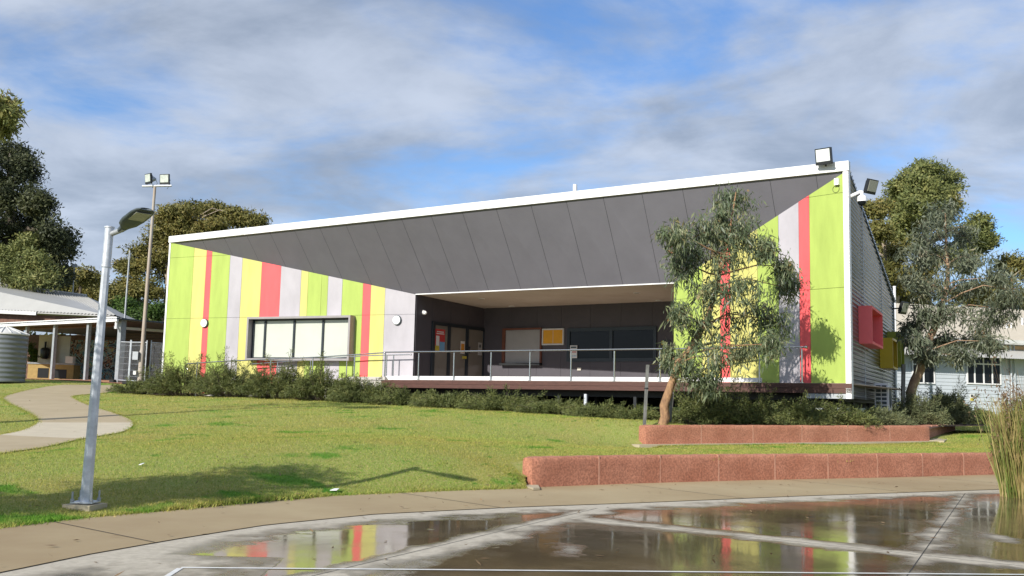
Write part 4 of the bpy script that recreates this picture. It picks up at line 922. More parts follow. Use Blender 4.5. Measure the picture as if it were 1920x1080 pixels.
c_ = at(132, 675, 56.6); m = MB(); m.cbox(c_, ab, V(0, 1, 0), ZZ, .38, .35, .36); m.cbox(c_+ZZ*.18, ab, V(0, 1, 0), ZZ, .42, .39, .03); tag(m.build('sink_tub', MT['white'], None, c_-ZZ*.18), 'white tub at the right end of the barbecue bench', 'tub')
# water tank
tcx = at(2, 712, 43); tank = thing('water_tank', V(tcx[0], tcx[1], tcx[2]), 'grey corrugated water tank with a pale domed roof at the left edge', 'water tank')
R_ = .93; H_ = 2.02; m = MB(); zz_ = np.arange(0, H_, .035); m.tube([tcx+ZZ*(z_-.1) for z_ in zz_], [R_+.018*math.sin(2*PI*z_/.2) for z_ in zz_], 40); m.build('barrel', MT['tank'], tank)
m = MB(); m.tube([tcx+ZZ*(H_-.12), tcx+ZZ*(H_-.08), tcx+ZZ*(H_+.12), tcx+ZZ*(H_+.2), tcx+ZZ*(H_+.22)], [R_+.03, R_+.04, R_*.45, R_*.2, .02], 30)
for i in range(15): a = 2*PI*i/15; m.tube([tcx+V((R_+.03)*math.cos(a), (R_+.03)*math.sin(a), H_-.06), tcx+V(.2*R_*math.cos(a), .2*R_*math.sin(a), H_+.22)], .02, 5)
m.build('roof', MT['offwhite'], tank)
# temporary fence panels
def fence_panel(pts, label):
    root = thing('fence_panel', pts[0], label, 'fence panel', 'temporary mesh fence panels'); h = 1.85; m = MB()
    a, b_ = pts; a = a.copy(); b_ = b_.copy()
    for p in (a, b_): m.tube([p, p+ZZ*(h+.1)], .024, 8)
    m.tube([a+ZZ*h, b_+ZZ*h], .02, 8); m.tube([a+ZZ*.1, b_+ZZ*.1], .02, 8); m.build('frame', MT['galv'], root)
    m = MB()
    for t_ in np.linspace(.05, .95, 14): p = a+(b_-a)*t_; m.tube([p+ZZ*.1, p+ZZ*h], .004, 4, cap=False)
    for z_ in np.arange(.3, h, .28): m.tube([a+ZZ*z_, b_+ZZ*z_], .004, 4, cap=False)
    m.build('wire_mesh', MT['galv'], root)
    for p in (a, b_): m = MB(); m.cbox(p+ZZ*.03, V(.3, 1, 0), V(1, -.3, 0), ZZ, .55, .22, .14); m.build('foot_block', MT['rubber'], root)
fence_panel((at(216, 716, 46.6), at(240, 718, 46.0)), 'narrow mesh fence panel left of the mast base')
fence_panel((at(241.5, 718, 46.0), at(271, 719, 45.6)), 'mesh fence panel directly behind the mast base')
fence_panel((at(279, 719.5, 45.4), at(303, 718, 47.5)), 'mesh fence panel against the left end of the green wall')

# ------------------------------------------------------------------ white building at right
wd = unit(V(math.sin(math.radians(76)), math.cos(math.radians(76)), 0)); wn2 = V(wd[1], -wd[0], 0); W0 = at(1640, 785, 44)*V(1, 1, 0)
def WB(a, z, o=0): return W0+wd*a+wn2*o+ZZ*z
def wbpx(px, py, o=0):
    r = (px-960)/F*CR-(py-540)/F*CU+_f; t_ = ((W0+wn2*o)@wn2)/(r@wn2); p = r*t_+V(0, 0, EYE); return float((p-W0)@wd), float(p[2])
house = thing('weatherboard_building', WB(6, 1.3), 'pale weatherboard building with a sheet awning at the right', 'building')
m = MB()
for i in range(24):
    z_ = 1.1+i*.16; m.hexa([WB(0, z_, 0), WB(16, z_, 0), WB(16, z_, .028), WB(0, z_, .028), WB(0, z_+.16, 0), WB(16, z_+.16, 0), WB(16, z_+.16, .008), WB(0, z_+.16, .008)])
m.build('wall', MT['wall2'], house)
for (x0, x1, y0, y1, mull, tr, lab) in ((1708, 1752, 667, 720, (.5,), .33, None), (1810, 1876, 666, 722, (.22, .49, .75), .31, None)):
    a0, zt_ = wbpx(x0, y0); a1, zb_ = wbpx(x1, y1); t_ = .055; m = MB(); z0, z1 = zb_, zt_
    m.box(WB(a0, z0, .03), wd*(a1-a0), wn2*.05, ZZ*t_); m.box(WB(a0, z1-t_, .03), wd*(a1-a0), wn2*.05, ZZ*t_)
    for k_ in (0,)+mull+(1,): m.box(WB(a0+(a1-a0-t_)*k_, z0+t_, .03), wd*t_, wn2*.048, ZZ*(z1-z0-2*t_))
    m.box(WB(a0+t_, z0+(z1-z0)*(1-tr), .03), wd*(a1-a0-2*t_), wn2*.052, ZZ*t_); wfm = m.build('window', MT['white'], house)
    m = MB(); m.box(WB(a0+.02, z0+.02, .029), wd*(a1-a0-.04), wn2*.012, ZZ*(z1-z0-.04)); m.build('pane', MT['glass'], wfm)
_, za = wbpx(1800, 669, .8); _, zb2 = wbpx(1800, 652, 0)
m = MB(); nn_ = 170
for i in range(nn_):
    a = 16*i/nn_; 
    for k_ in range(2):
        h0_, h1_ = (0, .02) if k_ == 0 else (.02, 0); x0_, x1_ = a+16/nn_*.5*k_, a+16/nn_*.5*(k_+1)
        m.quad(WB(x0_, za+h0_, .85), WB(x1_, za+h1_, .85), WB(x1_, zb2+h1_, .03), WB(x0_, zb2+h0_, .03))
m.build('awning', MT['roof'], house)
m = MB(); m.box(WB(0, zb2+.02, .0), wd*16, wn2*.05, ZZ*.16); m.build('frieze', mat('warm_timber_band', (.55, .36, .2), .7, var=.1), house)
_, zg = wbpx(1900, 645, .4); m = MB(); m.box(WB(0, zg-.02, -.05), wd*16, wn2*.5, ZZ*.05); m.box(WB(0, zg+.03, .36), wd*16, wn2*.1, ZZ*.14); m.build('gutter', MT['offwhite'], house)
m = MB(); rzt = at(1720, 566, 49); rr_ = rzt[2]; nn_ = 150
for i in range(nn_):
    for k_ in range(2):
        h0_, h1_ = (0, .03) if k_ == 0 else (.03, 0); x0_, x1_ = 16*(i+.5*k_)/nn_, 16*(i+.5*(k_+1))/nn_
        m.quad(WB(x0_, zg+.15+h0_, .42), WB(x1_, zg+.15+h1_, .42), WB(x1_, rr_+h1_, -5), WB(x0_, rr_+h0_, -5))
m.quad(WB(0, rr_, -5), WB(16, rr_, -5), WB(16, zg, -10), WB(0, zg, -10)); hr = m.build('roof', mat('cream_roof_sheet', (.42, .38, .31), .55, var=.06), house)
m = MB(); m.prism([WB(0.02, 1.2, 0), WB(0.02, zg+.1, 0), WB(0.02, rr_-.05, -5), WB(0.02, zg, -10), WB(0.02, 1.2, -10)], wd*.1); m.build('wall', MT['wall2'], house)
m = MB(); _, zmid = wbpx(1800, 648, 0); m.box(WB(0.1, zb2+.15, -.03), wd*15.9, wn2*.02, ZZ*(zg-zb2)); m.build('upper_wall', MT['wall2'], house)
for (px, y0, y1, o, r) in ((1888, 618, 607, -1.5, .05), (1896, 620, 608, -1.6, .04), (1917, 612, 598, -2.2, .05), (1770, 585, 568, -4, .06)):
    a, z_ = wbpx(px, y0, o); _, z2 = wbpx(px, y1, o); m = MB(); m.tube([WB(a, z_-.5, o), WB(a, z2, o)], r, 8); m.tube([WB(a, z2, o), WB(a, z2+.05, o)], r*1.5, 8); m.build('roof_vent', MT['white'], hr)
a, _ = wbpx(1893, 700); m = MB(); m.tube([WB(a, 1.2, .1), WB(a, zg, .1)], .045, 8); m.tube([WB(a+.2, 1.2, .1), WB(a+.2, zg, .1)], .03, 8); m.build('downpipe', MT['wall2'], house)
a, z_ = wbpx(1818, 752); FWH = lambda x, zz__, o: WB(x, zz__, o)
flat_on('warning_sign', FWH, a, a+.20, z_, z_+.32, .03, .006, MT['paper'], 'small white and yellow warning sign on the pale weatherboards', 'sign', None, [('yellow_block', .05, .95, .04, .42, MT['pyel']), ('black_symbol', .25, .75, .55, .9, MT['black'])])

# ------------------------------------------------------------------ vegetation
def leaf_arrays(C, axis, L, W, rng, fold=.15, flat=None, nrm=None):
    n = len(C); axis = axis/np.linalg.norm(axis, axis=1, keepdims=True)
    r = rng.randn(n, 3) if flat is None else np.tile(np.array([0, 0, 1.]), (n, 1))+rng.randn(n, 3)*flat
    if nrm is not None: r = nrm+rng.randn(n, 3)*.55
    s = np.cross(axis, r); s /= np.linalg.norm(s, axis=1, keepdims=True)+1e-9; u = np.cross(s, axis)
    L = L[:, None]; W = W[:, None]
    v0 = C; v1 = C+axis*L*.45+s*W*.5+u*W*fold; v2 = C+axis*L+u*L*.08; v3 = C+axis*L*.45-s*W*.5+u*W*fold
    Vv = np.stack([v0, v1, v2, v3], 1).reshape(-1, 3); Ff = np.arange(4*n).reshape(-1, 4); return Vv, Ff
def clump_points(c, r, nsub, rng, shell=.55):
    d = rng.randn(nsub, 3); d /= np.linalg.norm(d, axis=1, keepdims=True); rad = shell+(1-shell)*rng.rand(nsub)
    rad = np.where(rng.rand(nsub) < .3, rng.rand(nsub)*shell+.1, rad); return np.asarray(c)+d*rad[:, None]*np.asarray(r)
def tree(name, label, cat, base, trunk, tr, clumps, lm, bm, leaf=(.14, .028), droop=.8, sig=.16, nsub=14, nleaf=40, seed=1, limb=.03, group=None, depthr=None, flat=None, tw=True):
    rng = np.random.RandomState(seed); root = thing(name, base, label, cat, group)
    m = MB(); tp = [np.asarray(p, float) for p in trunk]; tpd = resample(tp, max(8, len(tp)*3)); rr2 = np.interp(np.linspace(0, 1, len(tpd)), np.linspace(0, 1, len(tr)), tr)
    tpd[1:-1] += rng.randn(len(tpd)-2, 3)*rr2[1:-1, None]*.18
    m.tube(tpd, list(rr2), 12, jit=.12)
    cen = []; subs_all = []; cen_all = []
    for (c, r) in clumps:
        c = np.asarray(c, float); r = np.asarray(r, float); cen.append(c)
        dz = tpd[:, 2]; cand = [i for i in range(len(tpd)) if tpd[i][2] < c[2]-.2*r[2]] or [len(tpd)//2]
        j = min(cand, key=lambda q: np.linalg.norm(tpd[q]-c)); a = tpd[j]; mid = (a+c)/2+V(0, 0, .12*np.linalg.norm(c-a))+rng.randn(3)*.06*np.linalg.norm(c-a)
        lr = min(rr2[j]*.6, limb*(1+np.linalg.norm(c-a)*.25)); m.tube([a, (a+mid)/2+rng.randn(3)*.03, mid, (mid+c)/2, c], [lr, lr*.8, lr*.6, lr*.4, lr*.2], 6, cap=False)
        sub = clump_points(c, r, nsub, rng); subs_all.append(sub); cen_all.append(np.tile(c, (nsub, 1))-V(0, 0, r[2]*.3))
        if tw:
            for s_ in sub[::2]: m.tube([c+(s_-c)*.05+(mid-c)*.2, (c+s_)/2+rng.randn(3)*.05*np.linalg.norm(r), s_], [lr*.22, lr*.16, lr*.08], 4, cap=False)
    m.build('trunk', bm, root)
    S = np.concatenate(subs_all); n = len(S)*nleaf
    C = np.repeat(S, nleaf, axis=0)+rng.randn(n, 3)*np.array([sig, sig, sig*.9])
    if flat is not None:
        d_ = rng.randn(n, 3); d_ /= np.linalg.norm(d_, axis=1, keepdims=True); C = np.repeat(S, nleaf, axis=0)+d_*(rng.rand(n)**.45)[:, None]*sig*np.repeat(1.2+1.5*rng.rand(len(S)), nleaf)[:, None]*np.array([1.25, 1.25, .75])
    ax = rng.randn(n, 3)*(1-droop)*1.3; ax[:, 2] -= droop
    Lr = leaf[0]*np.exp(rng.randn(n)*.35)*.92; Wr = leaf[1]*np.exp(rng.randn(n)*.35)*.92
    Nn = None
    if flat is not None:
        Nn = C-np.repeat(np.concatenate(cen_all), nleaf, axis=0); Nn /= np.linalg.norm(Nn, axis=1, keepdims=True)+1e-9; N2 = C-np.repeat(S, nleaf, axis=0); Nn = Nn*.8+N2/(np.linalg.norm(N2, axis=1, keepdims=True)+1e-9)*.7
        ax = rng.randn(n, 3)+V(0, 0, -.2)
    Vv, Ff = leaf_arrays(C, ax, Lr, Wr, rng, nrm=Nn); np_mesh('crown', Vv, Ff, lm, root)
    return root
def px_clumps(lst, Y, rng, depth=.8, jit=.6):
    out = []
    for (x, y, rx, ry) in lst:
        yy = Y+rng.randn()*jit; c = at(x, y, yy); k_ = yy/F; out.append((c, (rx*k_, (rx+ry)/2*k_*depth, ry*k_)))
    return out
LM = {}
LM['euc'] = leafmat('blue_green_gum_leaves', [(0, (.055, .082, .045)), (.45, (.135, .175, .095)), (.75, (.24, .26, .14)), (.92, (.34, .26, .11)), (1, (.40, .14, .07))], .25, .42, 2.0)
LM['euc2'] = leafmat('grey_green_gum_leaves', [(0, (.065, .085, .056)), (.5, (.145, .17, .11)), (.85, (.24, .245, .155)), (1, (.34, .19, .09))], .22, .45, 1.4)
LM['tall'] = leafmat('olive_gum_canopy', [(0, (.07, .09, .03)), (.45, (.155, .18, .055)), (.8, (.25, .25, .08)), (1, (.29, .21, .07))], .2, .6, .35)
LM['dark'] = leafmat('dark_green_canopy', [(0, (.02, .028, .013)), (.5, (.045, .056, .022)), (.85, (.09, .098, .036)), (1, (.14, .13, .05))], .15, .6, .3)
LM['olive'] = leafmat('golden_olive_canopy', [(0, (.07, .075, .02)), (.5, (.155, .15, .038)), (1, (.27, .21, .06))], .2, .6, .4)
LM['shrub'] = leafmat('needle_shrub_leaves', [(0, (.05, .065, .02)), (.5, (.12, .145, .045)), (.85, (.21, .22, .07)), (1, (.31, .24, .10))], .2, .6, 2.5)
LM['shrubg'] = leafmat('grey_green_shrub_leaves', [(0, (.06, .08, .038)), (.5, (.15, .17, .08)), (1, (.26, .26, .12))], .2, .6, 2.5)
LM['hedge'] = leafmat('bright_green_leaves', [(0, (.03, .06, .01)), (.6, (.07, .13, .02)), (1, (.12, .17, .03))], .25, .6, .8)

# foreground leaning gum
Y1 = 25.4
tb = at(1240, 794, Y1)
trk = [tb-ZZ*.1, at(1252, 745, Y1), at(1268, 690, Y1), at(1298, 650, Y1), at(1330, 590, Y1), at(1348, 520, Y1), at(1368, 440, Y1), at(1380, 360, Y1)]
cl = [(1380, 378, 40, 34), (1372, 405, 50, 30), (1320, 435, 48, 34), (1265, 445, 28, 34), (1272, 505, 30, 30), (1410, 440, 42, 34), (1360, 480, 55, 40), (1430, 468, 24, 20), (1300, 480, 34, 28), (1335, 550, 52, 40), (1395, 540, 45, 36),
      (1400, 595, 50, 36), (1450, 600, 34, 34), (1478, 540, 24, 40), (1470, 500, 20, 18), (1320, 620, 48, 38), (1290, 690, 36, 30), (1345, 670, 44, 36), (1390, 650, 34, 30), (1280, 590, 26, 26), (1440, 645, 26, 22), (1325, 712, 30, 22), (1262, 670, 26, 22), (1370, 445, 50, 34)]
tree('gum_tree', 'young leaning gum tree with blue green leaves in front of the coloured veranda wall', 'tree', tb, trk, [.135, .10, .09, .075, .055, .042, .03, .013], px_clumps(cl, Y1, np.random.RandomState(3), .9, .5), LM['euc'], MT['bark'],
     leaf=(.20, .034), droop=.70, sig=.115, nsub=17, nleaf=37, seed=11, limb=.022)
for (x0, y0, x1, y1, Y_, lab) in ((1208, 795, 1214, 684, 24.9, 'tall weathered timber stake left of the leaning gum trunk'), (1255, 793, 1260, 735, 25.9, 'short dark timber stake right behind the leaning gum trunk')):
    p, q_ = at(x0, y0, Y_), at(x1, y1, Y_); m = MB(); m.cbox((p+q_)/2-ZZ*.1, V(1, 0, 0), V(0, 1, 0), q_-p, .075, .06, np.linalg.norm(q_-p)+.2); o = m.build('stake', MT['stake'], None, p); tag(o, lab, 'stake', 'timber tree stakes')
    if y1 < 700:
        m = MB(); c_ = at(1212, 728, Y_); m.tube([c_-ZZ*.015, c_+ZZ*.015], .055, 8); m.build('tie', MT['black'], o)
# right young gum
Y2 = 33.0; tb = at(1704, 760, Y2)
trk = [tb-ZZ*.2, at(1716, 705, Y2), at(1742, 640, Y2), at(1762, 590, Y2), at(1778, 530, Y2), at(1775, 460, Y2), at(1772, 400, Y2)]
cl = [(1765, 395, 34, 24), (1745, 430, 45, 36), (1800, 440, 40, 32), (1720, 480, 38, 34), (1775, 480, 48, 34), (1825, 490, 42, 32), (1712, 530, 28, 28), (1745, 535, 42, 30), (1810, 535, 46, 30), (1865, 520, 42, 30), (1900, 545, 36, 30), (1885, 580, 40, 26), (1732, 585, 28, 24), (1712, 612, 18, 18),
      (1718, 640, 18, 16), (1785, 590, 44, 30), (1840, 600, 42, 30), (1820, 640, 40, 24), (1860, 640, 24, 18), (1770, 640, 28, 18), (1740, 665, 20, 14), (1800, 665, 24, 14)]
tree('gum_tree', 'grey green gum tree with a forked orange trunk in front of the weatherboard building', 'tree', tb, trk, [.16, .15, .13, .10, .07, .05, .02], px_clumps(cl, Y2, np.random.RandomState(5), .9, .6), LM['euc2'], MT['bark2'], leaf=(.22, .038), droop=.62, sig=.14, nsub=17, nleaf=40, seed=12, limb=.018)
# tall gums behind
def far_tree(nm, label, pxb, Y_, trunkpx, rad, cl, lm, bm, leaf, sig, nsub, nleaf, seed, jit=2.0, grp='background trees'):
    tb = at(*pxb, Y_); tb = V(tb[0], tb[1], 2.0); trk = [tb]+[at(x, y, Y_) for x, y in trunkpx]
    return tree(nm, label, 'tree', tb, trk, rad, px_clumps([(a_, b2_, c2_*1.0, d2_*1.0) for a_, b2_, c2_, d2_ in cl], Y_, np.random.RandomState(seed), .9, jit), lm, bm, leaf=(leaf[0]*.62, leaf[1]*.72), droop=.25, sig=sig, nsub=int(nsub*.8), nleaf=int(nleaf*4), seed=seed, limb=.10, tw=True, flat=.9, group=grp)
cl = [(1735, 322, 38, 20), (1700, 345, 34, 24), (1770, 345, 32, 26), (1735, 352, 40, 26), (1685, 375, 26, 26), (1725, 385, 40, 28), (1775, 375, 28, 30), (1690, 410, 28, 24), (1745, 410, 36, 24), (1700, 440, 30, 20), (1835, 425, 24, 26), (1820, 455, 28, 24), (1845, 450, 14, 18), (1800, 490, 30, 30), (1740, 470, 40, 30)]
far_tree('tall_gum_tree', 'tall rounded gum tree towering behind the right end of the hall', (1740, 700), 78, [(1738, 560), (1732, 480), (1735, 400), (1735, 340)], [.6, .5, .4, .3, .1], cl, LM['tall'], MT['barkp'], (.42, .16), .34, 26, 46, 21)
cl = [(1640, 395, 20, 16), (1648, 430, 26, 24), (1640, 470, 26, 30), (1680, 480, 26, 30), (1670, 520, 34, 30), (1720, 520, 30, 30), (1700, 560, 40, 24), (1650, 510, 20, 26), (1690, 590, 40, 24)]
far_tree('tall_gum_tree', 'lower bushy gum with bare pale limbs between the hall and the tall gum', (1680, 700), 70, [(1678, 600), (1672, 520), (1650, 430)], [.4, .35, .3, .1], cl, LM['olive'], MT['barkp'], (.40, .15), .34, 20, 40, 22)
cl = [(1895, 500, 24, 18), (1930, 505, 30, 24), (1880, 540, 40, 30), (1925, 560, 50, 34), (1850, 560, 40, 30), (1800, 560, 50, 30)]
far_tree('far_gum_tree', 'olive tree crown showing above the roof at the far right edge', (1900, 700), 82, [(1898, 600), (1897, 520)], [.4, .35, .1], cl, LM['olive'], MT['barkp'], (.45, .16), .4, 22, 40, 23)
# dark trees at left
cl = [(20, 290, 40, 24), (-20, 320, 60, 40), (45, 320, 24, 26), (25, 370, 46, 40), (-30, 400, 60, 50), (70, 380, 22, 24), (70, 420, 34, 34), (30, 440, 50, 40), (100, 440, 26, 30), (115, 470, 18, 30), (60, 480, 46, 34), (0, 500, 60, 40), (105, 510, 26, 26), (60, 530, 50, 30), (-60, 460, 60, 60), (-80, 350, 60, 60)]
far_tree('dark_tree', 'big dark leafy tree filling the left edge behind the shelter', (20, 700), 66, [(15, 580), (20, 450), (15, 330)], [.7, .6, .4, .15], cl, LM['dark'], MT['barkd'], (.36, .13), .34, 30, 48, 24)
cl = [(50, 460, 30, 18), (20, 480, 40, 22), (60, 490, 34, 18), (20, 520, 40, 24), (70, 520, 30, 18), (-30, 510, 40, 30)]
far_tree('olive_tree', 'sunlit olive green tree in front of the big dark tree', (30, 700), 62, [(35, 600), (40, 500)], [.4, .3, .1], cl, LM['tall'], MT['barkd'], (.34, .12), .3, 20, 42, 25)
cl = [(135, 515, 24, 12), (165, 520, 24, 16), (120, 535, 24, 18), (150, 540, 34, 16), (178, 545, 18, 18), (160, 565, 40, 18), (200, 570, 20, 20)]
far_tree('round_tree', 'small rounded olive tree with a slim pole in front behind the shelter roof', (150, 700), 95, [(150, 600), (150, 530)], [.4, .3, .1], cl, LM['olive'], MT['barkd'], (.45, .18), .36, 18, 40, 26)
cl = [(375, 392, 40, 14), (340, 402, 40, 16), (415, 398, 40, 16), (450, 408, 26, 14), (475, 415, 16, 8), (310, 412, 22, 18), (330, 430, 30, 16), (300, 450, 30, 24), (270, 480, 32, 26), (245, 500, 26, 20), (300, 500, 40, 30), (240, 540, 34, 24), (280, 550, 44, 26), (215, 560, 20, 20), (300, 590, 40, 20), (250, 585, 36, 18), (360, 430, 40, 14), (400, 425, 30, 12), (330, 470, 30, 40)]
far_tree('spreading_gum_tree', 'golden olive gum spreading behind the mast and the left end of the hall', (320, 700), 84, [(315, 600), (320, 500), (350, 420)], [.5, .45, .35, .1], cl, LM['olive'], MT['barkp'], (.42, .16), .36, 24, 44, 27)
cl = [(230, 575, 24, 12), (260, 580, 24, 12), (290, 582, 20, 12), (245, 595, 30, 12), (210, 590, 16, 14)]
far_tree('green_shrub_tree', 'bright green bush behind the verandah gutter', (250, 700), 64, [(250, 650), (250, 590)], [.2, .15, .05], cl, LM['hedge'], MT['barkd'], (.3, .12), .26, 18, 44, 28)
cl = [(60, 655, 10, 14), (65, 672, 8, 8)]
far_tree('potted_bush', 'small green bush beside the barbecue bench', (62, 706), 60, [(62, 690), (62, 660)], [.06, .05, .02], cl, LM['hedge'], MT['barkd'], (.16, .07), .12, 14, 40, 29, jit=.2)
# far tree belt reading as one mass
rng = np.random.RandomState(40); nb_ = 160; xs = rng.uniform(-160, 160, nb_); ys = rng.uniform(120, 190, nb_); C = np.repeat(np.c_[xs, ys, 3+rng.rand(nb_)*5], 260, axis=0); C = C+rng.randn(*C.shape)*np.array([3.5, 3.5, 2.4]); C[:, 2] = np.maximum(C[:, 2], 1.5)
Vv, Ff = leaf_arrays(C, rng.randn(len(C), 3), .9+.8*rng.rand(len(C)), .5+.3*rng.rand(len(C)), rng); tag(np_mesh('far_woodland', Vv, Ff, LM['dark']), kind='stuff')
# overhanging limb at top left from a tree just outside the frame, and the near tree whose shade falls on the lawn
Yo = 22.0; tb = at(-330, 800, Yo); tb[2] = float(tz(tb[:2])[0])
tree('overhanging_gum_tree', 'gum twig hanging into the top left corner', 'tree', tb, [tb-ZZ*.2, at(-300, 520, Yo), at(-260, 300, Yo), at(-180, 180, Yo), at(-60, 190, Yo), at(10, 205, Yo)], [.3, .25, .2, .12, .06, .015],
     px_clumps([(12, 196, 16, 14), (4, 222, 14, 14), (-14, 200, 20, 22), (24, 212, 10, 10), (-60, 180, 50, 40), (-120, 150, 60, 50), (-230, 120, 80, 60), (-320, 200, 80, 80), (-250, 40, 80, 50), (10, 240, 6, 8)], Yo, np.random.RandomState(8), .9, .2), LM['tall'], MT['barkp'], leaf=(.16, .045), droop=.5, sig=.10, nsub=14, nleaf=34, seed=31, limb=.03)
sdir = -np.array(ldir)
def shadow_src(px, py, h):
    g_ = drop(px, py) if py < 960 else atz(px, py, ZP+.05); return g_+sdir*(h/sdir[2])
ct = [shadow_src(x, y, h) for x, y, h in ((300, 912, 2.8), (400, 905, 3.0), (480, 895, 3.1), (330, 928, 3.0), (230, 935, 3.2), (560, 885, 3.2), (110, 945, 3.1), (30, 950, 3.3), (420, 922, 3.3), (-60, 955, 3.1), (250, 915, 3.4), (-120, 930, 3.3))]
tb = ct[8]+V(-2.3, -1.3, 0); tb[2] = ZP
tree('shade_gum_tree', 'gum tree outside the frame shading the lamp foot', 'tree', tb, [tb, tb+V(.1, .2, 1.2), tb+V(.4, .5, 2.4), tb+V(1.3, .8, 3.3)], [.14, .12, .10, .04], [(c, (.58, .45, .30)) for c in ct], LM['euc2'], MT['bark'], leaf=(.15, .04), droop=.6, sig=.12, nsub=16, nleaf=40, seed=33, limb=.03)

# shrubs along the hall
def shrub(name, label, c, rx, ry, h, seed, lm, nst=90, npl=70, leaf=(.085, .014), group='shrubs growing along the foot of the hall', wild=.25):
    rng = np.random.RandomState(seed); root = thing(name, c, label, 'shrub', group); m = MB(); Cs = []; As = []
    for i in range(nst):
        az = rng.rand()*2*PI; rr_ = math.sqrt(rng.rand()); tip = c+V(rx*rr_*math.cos(az), ry*rr_*math.sin(az), h*(1-.8*rr_**2)*(.45+.6*rng.rand()))
        if rng.rand() < wild*.22: tip = tip+V(rng.randn()*.3, rng.randn()*.15, h*(.25+.5*rng.rand()))
        b0 = c+V(rx*.35*rr_*math.cos(az), ry*.35*rr_*math.sin(az), 0); mid = (b0+tip)/2+V(0, 0, h*.15)+rng.randn(3)*.06
        t = np.linspace(0, 1, 6)[:, None]; cur = b0*(1-t)**2+2*mid*t*(1-t)+tip*t**2
        if i % 2 == 0: m.tube([cur[0], cur[2], cur[4], cur[5]], [.012, .009, .006, .003], 4, cap=False)
        tt = .25+.75*rng.rand(npl)**.7; P = b0*(1-tt[:, None])**2+2*mid*(tt*(1-tt))[:, None]+tip*(tt**2)[:, None]
        Cs.append(P+rng.randn(npl, 3)*.045*(1.2-tt[:, None]*.6)*1.4); d = unit(tip-mid); As.append(np.tile(d, (npl, 1))*.7+rng.randn(npl, 3)*.6)
    m.build('stems', MT['barkd'], root); C = np.concatenate(Cs); A = np.concatenate(As); n = len(C)
    Vv, Ff = leaf_arrays(C, A, leaf[0]*(.6+.9*rng.rand(n)), leaf[1]*(.7+.6*rng.rand(n)), rng); np_mesh('foliage', Vv, Ff, lm, root); return root
def gz(p): return V(p[0], p[1], bedz(np.array([p[:2]]))[0])
SH = [  # px x of base, px y of base, Y, half width px, height px, label
 (262, 736, 42.2, 44, 26, 'low straggly shrub at the far left end of the planting by the mast', 'shrub', 60),
 (345, 738, 40.6, 60, 62, 'tall feathery shrub under the lower end of the ramp rail', 'shrub', 120),
 (430, 742, 39.0, 58, 58, 'dense shrub under the left part of the long window', 'shrub', 120),
 (520, 747, 37.6, 60, 58, 'dark shrub below the middle of the long window', 'shrub', 130),
 (605, 751, 36.2, 60, 56, 'bushy shrub below the right end of the long window', 'shrub', 130),
 (680, 755, 35.2, 50, 34, 'shrub in front of the pale ramp end', 'shrub', 100),
 (760, 760, 33.6, 60, 30, 'low spreading shrub under the left end of the deck', 'shrub', 100),
 (850, 765, 32.2, 64, 30, 'low shrub in front of the first dark gap under the deck', 'shrub', 100),
 (945, 770, 31.0, 64, 36, 'low shrub with a taller sprig under the roller shutter', 'shrub', 110),
 (1040, 776, 29.6, 60, 26, 'low shrub left of the pale stump under the deck', 'shrub', 90),
 (1130, 782, 28.2, 60, 24, 'low shrub just left of the tall timber stake', 'shrub', 90),
 (1200, 785, 27.6, 40, 24, 'low shrub right behind the tall timber stake', 'shrub', 70),
 (1325, 792, 27.0, 60, 66, 'dark full shrub right of the leaning gum trunk', 'shrub', 130),
 (1410, 794, 27.2, 60, 54, 'dark shrub above the middle of the upper wall', 'shrub', 120),
 (1495, 795, 27.5, 60, 44, 'mid green shrub under the right end of the deck', 'shrub', 120),
 (1575, 795, 27.9, 56, 46, 'feathery shrub below the white corner trim', 'shrub', 120),
 (1650, 795, 29.2, 48, 36, 'yellowish shrub in front of the air conditioner', 'shrubg', 130),
 (1722, 791, 32.4, 46, 60, 'grey green shrub around the foot of the right gum tree', 'shrubg', 130),
 (1776, 789, 35.6, 40, 64, 'tall spiky grey green shrub at the right end of the bed', 'shrubg', 140)]
for i, (px, py, Y_, hw, hp, lab, lm, nst) in enumerate(SH):
    c = at(px, py, Y_); c = gz(c) if True else c; k_ = Y_/F
    shrub('shrub', lab, c, hw*k_*1.4, max(.5, hw*k_*.8), hp*k_*(1.0 if px < 700 else .78 if px < 1250 else .95), 60+i, LM[lm], nst=int(nst*1.5), npl=85, leaf=(.095, .017) if Y_ < 34 else (.12, .02), wild=.5)
